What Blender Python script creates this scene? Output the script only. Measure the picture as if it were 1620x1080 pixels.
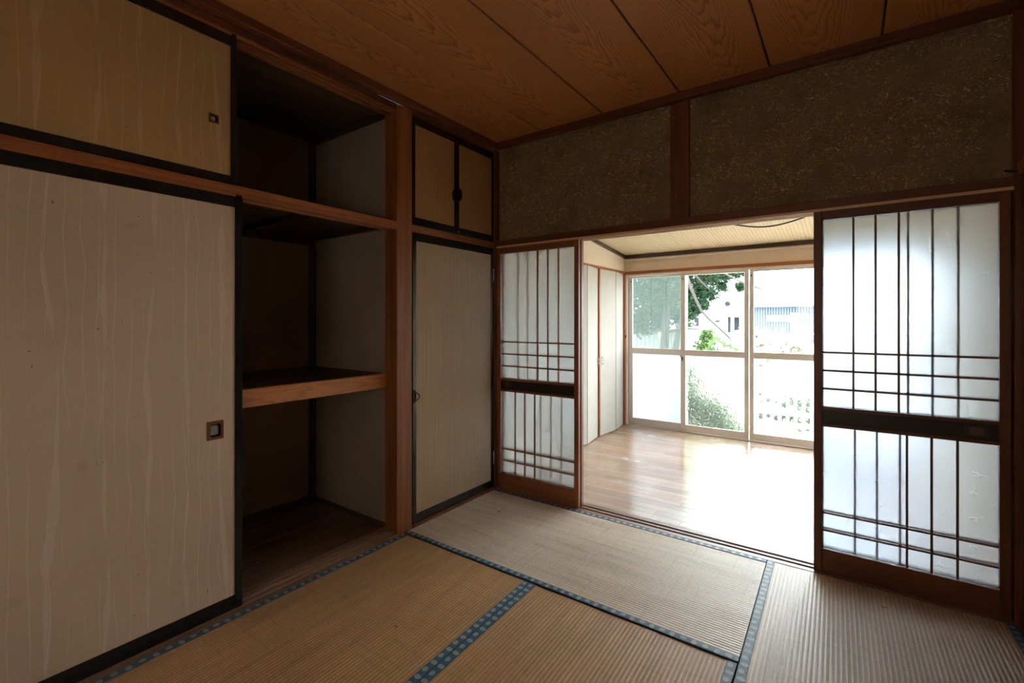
import bpy, bmesh, math, random
from mathutils import Vector, Matrix
random.seed(7)
R = math.radians
for o in list(bpy.data.objects):
    bpy.data.objects.remove(o)
SC = bpy.context.scene
COL = SC.collection

# ------------------------------------------------------------------ camera
cam_d = bpy.data.cameras.new('camera')
cam_d.sensor_width = 36.0
cam_d.lens = 36.0 * 740.0 / 1620.0
cam_d.shift_y = -33.0 / 1620.0
cam_d.clip_start = 0.02
cam_d.clip_end = 500
cam = bpy.data.objects.new('camera', cam_d)
COL.objects.link(cam)
cam.location = (2.088, -2.708, 1.21)
cam.rotation_euler = (R(90), 0, R(35.7))
SC.camera = cam

# ------------------------------------------------------------------ sky, exposure
world = bpy.data.worlds.new('world')
SC.world = world
world.use_nodes = True
wn = world.node_tree
wn.nodes.clear()
wo = wn.nodes.new('ShaderNodeOutputWorld')
wb = wn.nodes.new('ShaderNodeBackground')
wt = wn.nodes.new('ShaderNodeTexCoord')
ws = wn.nodes.new('ShaderNodeSeparateXYZ')
wr = wn.nodes.new('ShaderNodeValToRGB')      # an overcast sky: a little brighter and whiter towards the zenith
wr.color_ramp.elements[0].position = 0.0
wr.color_ramp.elements[0].color = (0.80, 0.88, 0.96, 1)
wr.color_ramp.elements[1].position = 1.0
wr.color_ramp.elements[1].color = (0.95, 1.0, 1.06, 1)
wn.links.new(wt.outputs['Generated'], ws.inputs[0])
wn.links.new(ws.outputs['Z'], wr.inputs[0])
wn.links.new(wr.outputs[0], wb.inputs[0])
wn.links.new(wb.outputs[0], wo.inputs[0])
wb.inputs[1].default_value = 17.0
SC.view_settings.view_transform = 'Standard'
SC.view_settings.look = 'None'
SC.view_settings.gamma = 1.0
SC.view_settings.use_curve_mapping = False
SC.view_settings.exposure = 0.55
SC.cycles.max_bounces = 14
SC.cycles.diffuse_bounces = 7
SC.cycles.glossy_bounces = 4
SC.cycles.transmission_bounces = 12
SC.cycles.transparent_max_bounces = 16
SC.cycles.sample_clamp_indirect = 12.0

# ------------------------------------------------------------------ node helpers
class NT:
    def __init__(s, name):
        s.m = bpy.data.materials.new(name)
        s.m.use_nodes = True
        s.t = s.m.node_tree
        s.t.nodes.clear()
        s.out = s.t.nodes.new('ShaderNodeOutputMaterial')
    def n(s, typ, **kw):
        nd = s.t.nodes.new(typ)
        for k, v in kw.items():
            setattr(nd, k, v)
        return nd
    def l(s, a, b):
        s.t.links.new(a, b)
    def put(s, sock, v):
        if isinstance(v, bpy.types.NodeSocket):
            s.l(v, sock)
        elif v is not None:
            if isinstance(v, (tuple, list)) and len(v) == 3 and sock.type == 'RGBA':
                v = (*v, 1)
            sock.default_value = v
    def M(s, op, a, b=None, c=None):
        nd = s.n('ShaderNodeMath', operation=op)
        s.put(nd.inputs[0], a)
        if b is not None: s.put(nd.inputs[1], b)
        if c is not None: s.put(nd.inputs[2], c)
        return nd.outputs[0]
    def V(s, op, a, b=None):
        nd = s.n('ShaderNodeVectorMath', operation=op)
        s.put(nd.inputs[0], a)
        if b is not None: s.put(nd.inputs[1], b)
        return nd.outputs[0]
    def xyz(s, v):
        nd = s.n('ShaderNodeSeparateXYZ'); s.l(v, nd.inputs[0])
        return nd.outputs[0], nd.outputs[1], nd.outputs[2]
    def comb(s, x, y, z):
        nd = s.n('ShaderNodeCombineXYZ')
        for i, v in enumerate((x, y, z)): s.put(nd.inputs[i], v)
        return nd.outputs[0]
    def obj(s):
        return s.n('ShaderNodeTexCoord').outputs['Object']
    def rnd(s):
        return s.n('ShaderNodeObjectInfo').outputs['Random']
    def noise(s, vec, scale=1.0, detail=4.0, rough=0.5, dist=0.0, color=False):
        nd = s.n('ShaderNodeTexNoise')
        s.put(nd.inputs['Vector'], vec)
        nd.inputs['Scale'].default_value = scale
        nd.inputs['Detail'].default_value = detail
        nd.inputs['Roughness'].default_value = rough
        nd.inputs['Distortion'].default_value = dist
        return nd.outputs['Color' if color else 'Fac']
    def ramp(s, fac, stops):
        nd = s.n('ShaderNodeValToRGB')
        s.put(nd.inputs[0], fac)
        e = nd.color_ramp.elements
        while len(e) < len(stops): e.new(0.5)
        for i, (p, c) in enumerate(stops):
            e[i].position = p
            e[i].color = (*c, 1) if isinstance(c, (tuple, list)) else (c, c, c, 1)
        return nd.outputs[0]
    def mix(s, f, a, b, blend='MIX'):
        nd = s.n('ShaderNodeMix', data_type='RGBA', blend_type=blend)
        s.put(nd.inputs[0], f); s.put(nd.inputs[6], a); s.put(nd.inputs[7], b)
        return nd.outputs[2]
    def bump(s, h, dist=0.001, strength=1.0):
        nd = s.n('ShaderNodeBump')
        nd.inputs['Distance'].default_value = dist
        nd.inputs['Strength'].default_value = strength
        s.put(nd.inputs['Height'], h)
        return nd.outputs[0]
    def pbr(s, col, rough=0.5, metal=0.0, spec=0.5, normal=None, coat=None):
        p = s.n('ShaderNodeBsdfPrincipled')
        s.put(p.inputs['Base Color'], col); s.put(p.inputs['Roughness'], rough)
        s.put(p.inputs['Metallic'], metal); s.put(p.inputs['Specular IOR Level'], spec)
        if normal is not None: s.l(normal, p.inputs['Normal'])
        if coat is not None:
            p.inputs['Coat Weight'].default_value = coat[0]; p.inputs['Coat Roughness'].default_value = coat[1]
        s.l(p.outputs[0], s.out.inputs[0])
        return p
    def smooth(s, x, a, b):
        nd = s.n('ShaderNodeMapRange', interpolation_type='SMOOTHSTEP')
        s.put(nd.inputs[0], x); s.put(nd.inputs[1], a); s.put(nd.inputs[2], b)
        return nd.outputs[0]

def wood(name, axis, light, dark, rough=0.45, spec=0.5, var=0.25, fine=0.35):
    """straight-grained wood, grain along AXIS of the object"""
    t = NT(name)
    c = t.xyz(t.obj())
    r = t.rnd()
    o = t.M('MULTIPLY', r, 37.0)
    k = [None]*3
    i = 'xyz'.index(axis)
    for j in range(3):
        k[j] = t.M('MULTIPLY_ADD', c[j], 1.1 if j == i else 24.0, o)
    g = t.noise(t.comb(*k), 1.0, 5.0, 0.55, 0.35)
    for j in range(3):
        k[j] = t.M('MULTIPLY_ADD', c[j], 5.0 if j == i else 240.0, o)
    f = t.noise(t.comb(*k), 1.0, 3.0, 0.6)
    g = t.M('ADD', g, t.M('MULTIPLY', t.M('SUBTRACT', f, 0.5), fine))
    col = t.ramp(g, [(0.30, dark), (0.5, tuple((a+b)/2 for a, b in zip(light, dark))), (0.68, light)])
    blotch = t.noise(t.obj(), 3.5, 3.0)
    v = t.M('ADD', t.M('MULTIPLY', t.M('SUBTRACT', r, 0.5), var), t.M('MULTIPLY_ADD', blotch, 0.3, 0.85))
    col = t.mix(1.0, col, t.comb(v, v, v), 'MULTIPLY')
    t.pbr(col, rough, 0, spec, t.bump(f, 0.0004, 0.5))
    return t.m

def cathedral(name, axis, across, light, dark, K=330.0, C=9.0, rough=0.5, width=1.0):
    """flat-sawn cedar: nested parabola rings"""
    t = NT(name)
    c = t.xyz(t.obj())
    r = t.rnd()
    o = t.M('MULTIPLY', r, 53.0)
    a = c['xyz'.index(axis)]
    u = c['xyz'.index(across)]
    wob = t.noise(t.comb(t.M('MULTIPLY', u, 5.0), t.M('MULTIPLY_ADD', a, 1.6, o), 0.0), 1.0, 2.0)
    u2 = t.M('ADD', u, t.M('MULTIPLY', t.M('SUBTRACT', wob, 0.5), 0.10))
    w2 = t.noise(t.comb(t.M('MULTIPLY', u, 26.0), t.M('MULTIPLY_ADD', a, 4.0, o), 0.0), 1.0, 3.0)
    v = t.M('ADD', t.M('MULTIPLY', t.M('MULTIPLY', u2, u2), K), t.M('MULTIPLY', a, C))
    v = t.M('ADD', v, t.M('MULTIPLY', w2, 2.6))
    fr = t.M('FRACT', t.M('ADD', v, o))
    ring = t.ramp(fr, [(0.0, 0.0), (0.55, 0.25), (0.86, 1.0), (1.0, 0.0)])
    fib = t.noise(t.comb(t.M('MULTIPLY', u, 300.0), t.M('MULTIPLY_ADD', a, 6.0, o), 0.0), 1.0, 2.0)
    tone = t.noise(t.comb(t.M('MULTIPLY', u, 9.0), t.M('MULTIPLY_ADD', a, 0.8, o), 0.0), 1.0, 2.0)
    f = t.M('ADD', t.M('MULTIPLY', ring, 0.68), t.M('MULTIPLY', t.M('SUBTRACT', fib, 0.5), 0.35))
    f = t.M('ADD', f, t.M('MULTIPLY', t.M('SUBTRACT', tone, 0.5), 0.5))
    col = t.mix(f, light, dark)
    t.pbr(col, rough, 0, 0.4)
    return t.m

def plain(name, col, rough=0.5, metal=0.0, spec=0.5, var=0.08, scale=8.0, bump=None):
    t = NT(name)
    n = t.noise(t.obj(), scale, 4.0)
    v = t.M('MULTIPLY_ADD', n, 2*var, 1-var)
    c = t.mix(1.0, col, t.comb(v, v, v), 'MULTIPLY')
    nm = t.bump(t.noise(t.obj(), bump[0], 3.0), bump[1]) if bump else None
    t.pbr(c, rough, metal, spec, nm)
    return t.m

# ------------------------------------------------------------------ mesh helpers
class MB:
    def __init__(s):
        s.v = []; s.f = []; s.sm = []; s.uv = None
    def add(s, vs, fs, smooth=False):
        b = len(s.v)
        s.v += [tuple(p) for p in vs]
        s.f += [tuple(i+b for i in f) for f in fs]
        s.sm += [smooth]*len(fs)
        return s
    def box(s, x0, x1, y0, y1, z0, z1, bv=0.0):
        if bv <= 0 or min(x1-x0, y1-y0, z1-z0) <= 2.2*bv:
            vs = [(x, y, z) for z in (z0, z1) for y in (y0, y1) for x in (x0, x1)]
            return s.add(vs, [(0,2,3,1),(4,5,7,6),(0,1,5,4),(2,6,7,3),(0,4,6,2),(1,3,7,5)])
        bm = bmesh.new()
        bmesh.ops.create_cube(bm, size=1.0)
        for v in bm.verts:
            v.co = Vector(((x0+x1)/2 + v.co.x*(x1-x0), (y0+y1)/2 + v.co.y*(y1-y0), (z0+z1)/2 + v.co.z*(z1-z0)))
        bmesh.ops.bevel(bm, geom=bm.edges[:], offset=bv, segments=1, affect='EDGES')
        bm.verts.index_update()
        s.add([v.co[:] for v in bm.verts], [tuple(v.index for v in f.verts) for f in bm.faces])
        bm.free()
        return s
    def prism(s, poly, h0, h1, plane='xy'):
        """extrude a polygon (counter-clockwise in its plane) from h0 to h1 along the third axis"""
        n = len(poly)
        def P(a, b, h):
            return {'xy': (a, b, h), 'xz': (a, h, b), 'yz': (h, a, b)}[plane]
        vs = [P(a, b, h0) for a, b in poly] + [P(a, b, h1) for a, b in poly]
        fs = [tuple(range(n)), tuple(range(2*n-1, n-1, -1))] + [(i, i+n, (i+1) % n + n, (i+1) % n) for i in range(n)]
        return s.add(vs, fs)
    def tube(s, pts, rad, seg=10, caps=True):
        pts = [Vector(p) for p in pts]
        rr = rad if isinstance(rad, (list, tuple)) else [rad]*len(pts)
        vs = []; fs = []
        up = Vector((0, 0, 1))
        for i, p in enumerate(pts):
            d = (pts[min(i+1, len(pts)-1)] - pts[max(i-1, 0)]).normalized()
            a = d.cross(up)
            if a.length < 1e-3: a = d.cross(Vector((1, 0, 0)))
            a.normalize(); b = d.cross(a).normalized()
            for k in range(seg):
                t = 2*math.pi*k/seg
                vs.append(p + (a*math.cos(t) + b*math.sin(t))*rr[i])
        for i in range(len(pts)-1):
            for k in range(seg):
                k2 = (k+1) % seg
                fs.append((i*seg+k, i*seg+k2, (i+1)*seg+k2, (i+1)*seg+k))
        s.add(vs, fs, True)
        if caps:
            b = len(s.v) - len(vs)
            s.f += [tuple(b+k for k in range(seg))[::-1], tuple(b+(len(pts)-1)*seg+k for k in range(seg))]
            s.sm += [False, False]
        return s
    def build(s, name, mat, parent=None, org=(0, 0, 0), **props):
        me = bpy.data.meshes.new(name)
        me.from_pydata([(v[0]-org[0], v[1]-org[1], v[2]-org[2]) for v in s.v], [], s.f)
        me.polygons.foreach_set('use_smooth', s.sm)
        bm = bmesh.new(); bm.from_mesh(me)
        bmesh.ops.recalc_face_normals(bm, faces=bm.faces[:])
        bm.to_mesh(me); bm.free()
        if s.uv:
            lay = me.uv_layers.new(name='UVMap')
            for lp in me.loops: lay.data[lp.index].uv = s.uv[lp.vertex_index]
        me.materials.append(mat)
        o = bpy.data.objects.new(name, me)
        COL.objects.link(o)
        if parent is not None:
            o.parent = parent
            o.location = Vector(org) - Vector(parent.get('org', (0, 0, 0)))
        else:
            o.location = org
        o['org'] = tuple(org)
        for k, v in props.items(): o[k] = v
        return o

def centre(b, bottom=True):
    xs, ys, zs = zip(*b.v)
    return ((min(xs)+max(xs))/2, (min(ys)+max(ys))/2, min(zs) if bottom else (min(zs)+max(zs))/2)

def thing(name, org, label, cat, group=None, kind=None):
    o = bpy.data.objects.new(name, None)
    COL.objects.link(o)
    o.location = org; o['org'] = tuple(org)
    o.empty_display_size = 0.1
    o['label'] = label; o['category'] = cat
    if group: o['group'] = group
    if kind: o['kind'] = kind
    return o

def struct(name, b, mat, label=None, cat=None, parent=None):
    o = b.build(name, mat, parent, centre(b))
    if parent is None:
        o['kind'] = 'structure'
        if label: o['label'] = label
        if cat: o['category'] = cat
    return o

def part(name, b, mat, parent, org=None, **kw):
    return b.build(name, mat, parent, org or centre(b), **kw)

def unorg():
    for o in bpy.data.objects:
        if 'org' in o: del o['org']

# ------------------------------------------------------------------ materials
RED_L, RED_D = (0.200, 0.060, 0.022), (0.105, 0.030, 0.011)  # same wood as the orange pair, with shade painted in as a darker tone
OR_L, OR_D = (0.430, 0.150, 0.048), (0.230, 0.072, 0.022)  # lighter copy of that wood, light on the closet wall painted in
W_RX, W_RY, W_RZ = (wood('shaded red brown wood '+a, a, RED_L, RED_D, 0.42) for a in 'xyz')
W_OY, W_OZ, W_OX = (wood('lit orange brown wood '+a, a, OR_L, OR_D, 0.45) for a in 'yzx')
W_MX, W_MZ = (wood('lit screen wood '+a, a, (0.36, 0.135, 0.055), (0.20, 0.068, 0.026), 0.42) for a in 'xz')  # left screens: lighter copy of the screen wood, window light painted in
W_LIT = wood('lit groove rail wood', 'x', (0.85, 0.58, 0.36), (0.62, 0.38, 0.22), 0.45)  # sunroom light on the groove rails, painted as paler wood
W_SX = wood('worn sill wood', 'x', (0.36, 0.24, 0.18), (0.22, 0.13, 0.09), 0.38)
W_SY = wood('worn closet sill wood', 'y', (0.40, 0.24, 0.15), (0.24, 0.13, 0.075), 0.4)
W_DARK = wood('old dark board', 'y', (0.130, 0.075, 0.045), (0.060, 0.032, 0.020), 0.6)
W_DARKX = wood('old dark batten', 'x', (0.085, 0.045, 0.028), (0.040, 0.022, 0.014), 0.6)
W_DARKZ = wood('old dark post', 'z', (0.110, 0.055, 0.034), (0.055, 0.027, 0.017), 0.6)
W_CFLOOR = wood('closet floor board', 'y', (0.22, 0.135, 0.085), (0.10, 0.058, 0.036), 0.5)
W_BLK = plain('black lacquer', (0.012, 0.011, 0.012), 0.16, 0, 0.5, 0.2)
M_BAND = plain('dark waist board', (0.022, 0.017, 0.018), 0.35, 0, 0.5, 0.25)
W_TRIM = wood('dark sunroom trim', 'x', (0.075, 0.040, 0.028), (0.040, 0.020, 0.014), 0.5)
W_TRIMY = wood('dark sunroom trim along', 'y', (0.075, 0.040, 0.028), (0.040, 0.020, 0.014), 0.5)
CEDAR = cathedral('printed cedar ceiling board', 'y', 'x', (0.60, 0.255, 0.085), (0.24, 0.078, 0.022), 400.0, 8.0, 0.42)
SHELF_EDGE = cathedral('cedar shelf edge', 'y', 'z', (0.60, 0.235, 0.075), (0.34, 0.12, 0.034), 700.0, 3.0, 0.45)
M_ALU = plain('brushed aluminium sash', (0.70, 0.67, 0.64), 0.38, 0.3, 0.5, 0.05)
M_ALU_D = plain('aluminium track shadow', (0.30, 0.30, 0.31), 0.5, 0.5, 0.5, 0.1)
M_CHROME = plain('dull chrome', (0.62, 0.60, 0.57), 0.28, 0.9, 0.5, 0.05)
M_IRON = plain('blackened iron', (0.025, 0.023, 0.022), 0.4, 0.6, 0.5, 0.2)
M_CABLE = plain('black cable sheath', (0.015, 0.014, 0.014), 0.5, 0, 0.4, 0.1)
M_COPPER = plain('copper brown plate', (0.24, 0.085, 0.045), 0.4, 0.55, 0.5, 0.15)
M_CUP = plain('tarnished green metal cup', (0.34, 0.36, 0.29), 0.34, 0.45, 0.5, 0.35, 40.0)
M_PLATE = plain('dark bronze plate', (0.055, 0.058, 0.055), 0.35, 0.6, 0.5, 0.15)
M_BRONZE = plain('worn bronze cup', (0.16, 0.115, 0.08), 0.35, 0.7, 0.5, 0.2)

def closet_plaster():
    t = NT('closet wall board')
    n = t.noise(t.obj(), 2.2, 4.0)
    c = t.ramp(n, [(0.3, (0.33, 0.265, 0.205)), (0.7, (0.42, 0.34, 0.27))])
    t.pbr(c, 0.8, 0, 0.3)
    return t.m
M_CWALL = closet_plaster()

def fibre_plaster():
    t = NT('olive brown fibre plaster')
    p = t.obj()
    base = t.noise(p, 5.0, 5.0, 0.6)
    c = t.ramp(base, [(0.25, (0.170, 0.118, 0.062)), (0.55, (0.240, 0.172, 0.096)), (0.8, (0.300, 0.215, 0.125))])
    wv = t.V('MULTIPLY', t.noise(p, 22.0, 2.0, color=True), (0.10, 0.10, 0.10))
    pp = t.V('ADD', p, wv)
    pm = t.V('MULTIPLY', pp, (46.0, 46.0, 135.0))
    fl = t.noise(pm, 1.0, 2.0, 0.5, 1.6)
    msk = t.noise(p, 9.0, 3.0)
    f = t.M('MULTIPLY', t.smooth(fl, 0.55, 0.66), t.smooth(msk, 0.30, 0.56))
    c = t.mix(t.M('MULTIPLY', f, 0.9), c, (0.66, 0.48, 0.29))
    gr = t.noise(p, 160.0, 2.0)
    dk = t.smooth(gr, 0.60, 0.70)
    c = t.mix(t.M('MULTIPLY', dk, 0.6), c, (0.055, 0.036, 0.020))
    sp = t.noise(p, 210.0, 1.0)
    c = t.mix(t.M('MULTIPLY', t.smooth(sp, 0.72, 0.76), 0.8), c, (0.50, 0.38, 0.24))
    h = t.M('ADD', gr, t.M('MULTIPLY', fl, 0.8))
    t.pbr(c, 0.85, 0, 0.25, t.bump(h, 0.003, 0.8))
    return t.m
M_PLASTER = fibre_plaster()

def fusuma_paper(name, base, lines=True, ax=1):
    t = NT(name)
    c = t.xyz(t.obj())
    y, z = c[ax], c[2]
    tone = t.noise(t.obj(), 1.6, 4.0)
    col = t.mix(t.smooth(tone, 0.35, 0.75), base, tuple(b*0.84 for b in base))
    # faint linen weave
    h1 = t.noise(t.comb(t.M('MULTIPLY', y, 400.0), 0.0, t.M('MULTIPLY', z, 18.0)), 1.0, 2.0)
    h2 = t.noise(t.comb(t.M('MULTIPLY', y, 12.0), 0.0, t.M('MULTIPLY', z, 420.0)), 1.0, 2.0)
    wv = t.M('MULTIPLY_ADD', t.M('ADD', h1, h2), 0.16, 0.84)
    col = t.mix(1.0, col, t.comb(wv, wv, wv), 'MULTIPLY')
    # slow wandering thin threads
    wav = t.noise(t.comb(t.M('MULTIPLY', y, 9.0), 0.0, t.M('MULTIPLY', z, 3.2)), 1.0, 1.0)
    w = t.M('ADD', t.M('DIVIDE', y, 0.043), t.M('MULTIPLY', wav, 1.3))
    d = t.M('ABSOLUTE', t.M('SUBTRACT', t.M('FRACT', w), 0.5))
    brk = t.smooth(t.noise(t.comb(t.M('MULTIPLY', y, 5.0), 3.0, t.M('MULTIPLY', z, 1.4)), 1.0, 2.0), 0.36, 0.58)
    thin = t.M('MULTIPLY', t.M('SUBTRACT', 1.0, t.smooth(d, 0.018, 0.045)), brk)
    # broad speckled ribbons of varying width
    wav2 = t.noise(t.comb(t.M('MULTIPLY', y, 4.0), 7.0, t.M('MULTIPLY', z, 1.3)), 1.0, 1.0)
    w2 = t.M('ADD', t.M('DIVIDE', y, 0.128), t.M('MULTIPLY', wav2, 0.9))
    d2 = t.M('ABSOLUTE', t.M('SUBTRACT', t.M('FRACT', w2), 0.5))
    wid = t.M('MULTIPLY', t.smooth(t.noise(t.comb(t.M('MULTIPLY', y, 3.0), 11.0, t.M('MULTIPLY', z, 4.5)), 1.0, 2.0), 0.36, 0.68), 0.085)
    rb = t.M('LESS_THAN', d2, wid)
    spk = t.smooth(t.noise(t.obj(), 620.0, 2.0), 0.44, 0.58)
    rb = t.M('MULTIPLY', rb, t.M('MULTIPLY_ADD', spk, 0.6, 0.25))
    lt = (base[0]*1.22+0.05, base[1]*1.28+0.06, base[2]*1.45+0.10)
    if lines:
        col = t.mix(t.M('MULTIPLY', thin, 0.42), col, lt)
        col = t.mix(t.M('MULTIPLY', rb, 0.62), col, lt)
    # foxing and small stains
    st = t.smooth(t.noise(t.V('ADD', t.obj(), (3.1, 0, 0.7)), 7.0, 2.0), 0.70, 0.80)
    col = t.mix(t.M('MULTIPLY', st, 0.28), col, (base[0]*0.62, base[1]*0.5, base[2]*0.42))
    dt = t.smooth(t.noise(t.V('ADD', t.obj(), (1.1, 5, 0.7)), 60.0, 1.0), 0.80, 0.83)
    col = t.mix(t.M('MULTIPLY', dt, 0.7), col, (0.10, 0.05, 0.03))
    t.pbr(col, 0.62, 0, 0.35, t.bump(t.M('ADD', h1, h2), 0.0003, 0.6))
    return t.m
M_FUSUMA = fusuma_paper('cream fusuma paper', (0.60, 0.45, 0.31))
M_FUSUMA_UP = fusuma_paper('cream fusuma paper upper', (0.47, 0.29, 0.12))

def linen(name, base, dark, sc=1.0, darkline=0.4, lcol=None):
    t = NT(name)
    c = t.xyz(t.obj())
    y, z = c[1], c[2]
    a = t.noise(t.comb(t.M('MULTIPLY', y, 130.0*sc), 0.0, t.M('MULTIPLY', z, 1.6)), 1.0, 3.0)
    b = t.noise(t.comb(t.M('MULTIPLY', y, 14.0), 4.0, t.M('MULTIPLY', z, 260.0)), 1.0, 2.0)
    tone = t.noise(t.obj(), 3.0, 3.0)
    col = t.mix(t.smooth(tone, 0.3, 0.8), base, tuple(x*0.86 for x in base))
    wob = t.noise(t.comb(t.M('MULTIPLY', y, 3.0), 0.0, t.M('MULTIPLY', z, 1.5)), 1.0, 1.0)
    w = t.M('ADD', t.M('DIVIDE', y, 0.034), t.M('MULTIPLY', wob, 0.9))
    d = t.M('ABSOLUTE', t.M('SUBTRACT', t.M('FRACT', w), 0.5))
    ln = t.M('MULTIPLY', t.M('SUBTRACT', 1.0, t.smooth(d, 0.02, 0.06)), darkline)
    col = t.mix(t.M('MULTIPLY', t.smooth(a, 0.52, 0.70), 0.40), col, dark)
    col = t.mix(ln, col, lcol or dark)
    col = t.mix(t.M('MULTIPLY', t.smooth(b, 0.60, 0.74), 0.30), col, (min(1, base[0]*1.35), min(1, base[1]*1.35), min(1, base[2]*1.4)))
    t.pbr(col, 0.7, 0, 0.3, t.bump(t.M('ADD', a, b), 0.0004, 0.6))
    return t.m
M_LINEN = linen('linen cupboard paper', (0.60, 0.455, 0.30), (0.36, 0.26, 0.18), 1.0, 0.42)
M_LINEN_UP = linen('tan striped cupboard paper', (0.46, 0.26, 0.105), (0.34, 0.19, 0.075), 0.6, 0.30, (0.66, 0.44, 0.24))

def rush(name, base, lon, ro=0.46):
    """woven rush: stems lie across the mat, so the fine streaks do; LON is the long axis"""
    t = NT(name)
    c = t.xyz(t.n('ShaderNodeUVMap').outputs[0])
    a, b = c[0], c[1]     # a along, b across, in metres
    row = t.M('FLOOR', t.M('DIVIDE', b, 0.0155))
    stem = t.noise(t.comb(t.M('MULTIPLY', a, 420.0), t.M('MULTIPLY', row, 7.31), 0.0), 1.0, 2.0, 0.6)
    band = t.noise(t.comb(t.M('MULTIPLY', a, 1.5), t.M('MULTIPLY', b, 14.0), 0.0), 1.0, 4.0, 0.6)
    rowv = t.noise(t.comb(t.M('MULTIPLY', row, 3.7), t.M('MULTIPLY', a, 2.0), 1.0), 1.0, 2.0)
    f = t.M('ADD', t.M('MULTIPLY', stem, 0.5), t.M('MULTIPLY', band, 0.5))
    dark = (base[0]*0.60, base[1]*0.54, base[2]*0.46)
    lite = (base[0]*1.22, base[1]*1.22, base[2]*1.24)
    col = t.ramp(f, [(0.30, dark), (0.5, base), (0.68, lite)])
    col = t.mix(t.M('MULTIPLY', t.smooth(rowv, 0.55, 0.75), 0.35), col, dark)
    # the warp thread lies in the valley between two ribs
    fr = t.M('ABSOLUTE', t.M('SUBTRACT', t.M('FRACT', t.M('DIVIDE', b, 0.0155)), 0.5))
    val = t.smooth(fr, 0.36, 0.48)
    col = t.mix(t.M('MULTIPLY', val, 0.72), col, (base[0]*0.34, base[1]*0.25, base[2]*0.18))
    st = t.smooth(t.noise(t.obj(), 38.0, 2.0), 0.74, 0.78)
    col = t.mix(t.M('MULTIPLY', st, 0.5), col, dark)
    # darker stems crossing the mat every so often
    cr = t.noise(t.comb(t.M('MULTIPLY', a, 62.0), t.M('MULTIPLY', b, 2.2), 5.0), 1.0, 2.0, 0.7)
    col = t.mix(t.M('MULTIPLY', t.smooth(cr, 0.56, 0.68), 0.34), col, dark)
    t.pbr(col, ro, 0, 0.5, t.bump(stem, 0.0006, 0.7))
    return t.m
RUSH_A = rush('pale sheen rush along x', (0.84, 0.73, 0.59), 'x', 0.36)  # paler base stands in for window light and sheen on this mat
RUSH_B = rush('tan rush along y', (0.58, 0.345, 0.155), 'y')
RUSH_C = rush('grey tan rush along y', (0.60, 0.46, 0.32), 'y', 0.42)

def heri(name, lon):
    t = NT(name)
    c = t.xyz(t.n('ShaderNodeUVMap').outputs[0])
    a, b = c[0], c[1]
    P = 0.040
    k = t.M('DIVIDE', a, P)
    cell = t.M('FLOOR', k)
    odd = t.M('MODULO', t.M('ABSOLUTE', cell), 2.0)
    u = t.M('MULTIPLY', t.M('SUBTRACT', t.M('FRACT', k), 0.5), P)
    bb = t.M('SUBTRACT', b, t.M('MULTIPLY', t.M('SUBTRACT', odd, 0.5), 0.004))
    ry = t.M('MULTIPLY_ADD', odd, 0.0035, 0.0092)
    rx = t.M('MULTIPLY_ADD', odd, -0.0020, 0.0115)
    d = t.M('SQRT', t.M('ADD', t.M('POWER', t.M('DIVIDE', u, rx), 2.0), t.M('POWER', t.M('DIVIDE', bb, ry), 2.0)))
    d = t.M('ADD', d, t.M('MULTIPLY', t.M('SUBTRACT', t.noise(t.obj(), 260.0, 1.0), 0.5), 0.35))
    ring = t.ramp(d, [(0.0, 0.9), (0.20, 0.9), (0.32, 0.25), (0.46, 0.95), (0.62, 0.35), (0.80, 1.0), (0.97, 0.9), (1.0, 0.0)])
    inside = t.M('LESS_THAN', d, 1.0)
    wv = t.noise(t.obj(), 700.0, 1.0)
    navy = t.mix(wv, (0.030, 0.075, 0.135), (0.060, 0.140, 0.225))
    col = t.mix(t.M('MULTIPLY', inside, t.M('MULTIPLY', ring, 0.85)), navy, (0.50, 0.56, 0.46))
    t.pbr(col, 0.5, 0, 0.5, t.bump(wv, 0.0004, 0.6))
    return t.m
HERI_X, HERI_Y = heri('navy mat border along x', 'x'), heri('navy mat border along y', 'y')

def sun_floor():
    t = NT('lacquered floor strip')
    c = t.xyz(t.obj())
    r = t.rnd()
    o = t.M('MULTIPLY', r, 91.0)
    g = t.noise(t.comb(t.M('MULTIPLY_ADD', c[0], 2.2, o), t.M('MULTIPLY_ADD', c[1], 60.0, o), 0.0), 1.0, 5.0, 0.6, 0.3)
    col = t.ramp(g, [(0.3, (0.33, 0.195, 0.13)), (0.5, (0.42, 0.275, 0.19)), (0.7, (0.50, 0.35, 0.255))])
    v = t.M('MULTIPLY_ADD', r, 0.42, 0.72)
    col = t.mix(1.0, col, t.comb(v, t.M('MULTIPLY', v, 0.98), t.M('MULTIPLY', v, 0.96)), 'MULTIPLY')
    wp = t.n('ShaderNodeNewGeometry').outputs['Position']
    wear = t.noise(wp, 2.6, 5.0, 0.6)
    col = t.mix(t.M('MULTIPLY', t.smooth(wear, 0.42, 0.66), 0.4), col, (0.50, 0.42, 0.36))
    scr = t.noise(wp, 90.0, 3.0, 0.7)
    ro = t.M('ADD', t.M('MULTIPLY_ADD', t.smooth(wear, 0.35, 0.7), 0.10, 0.15), t.M('MULTIPLY', scr, 0.06))
    t.pbr(col, ro, 0, 0.95, t.bump(t.noise(wp, 14.0, 3.0), 0.0008, 0.35))
    return t.m
M_FLOOR = sun_floor()

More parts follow.
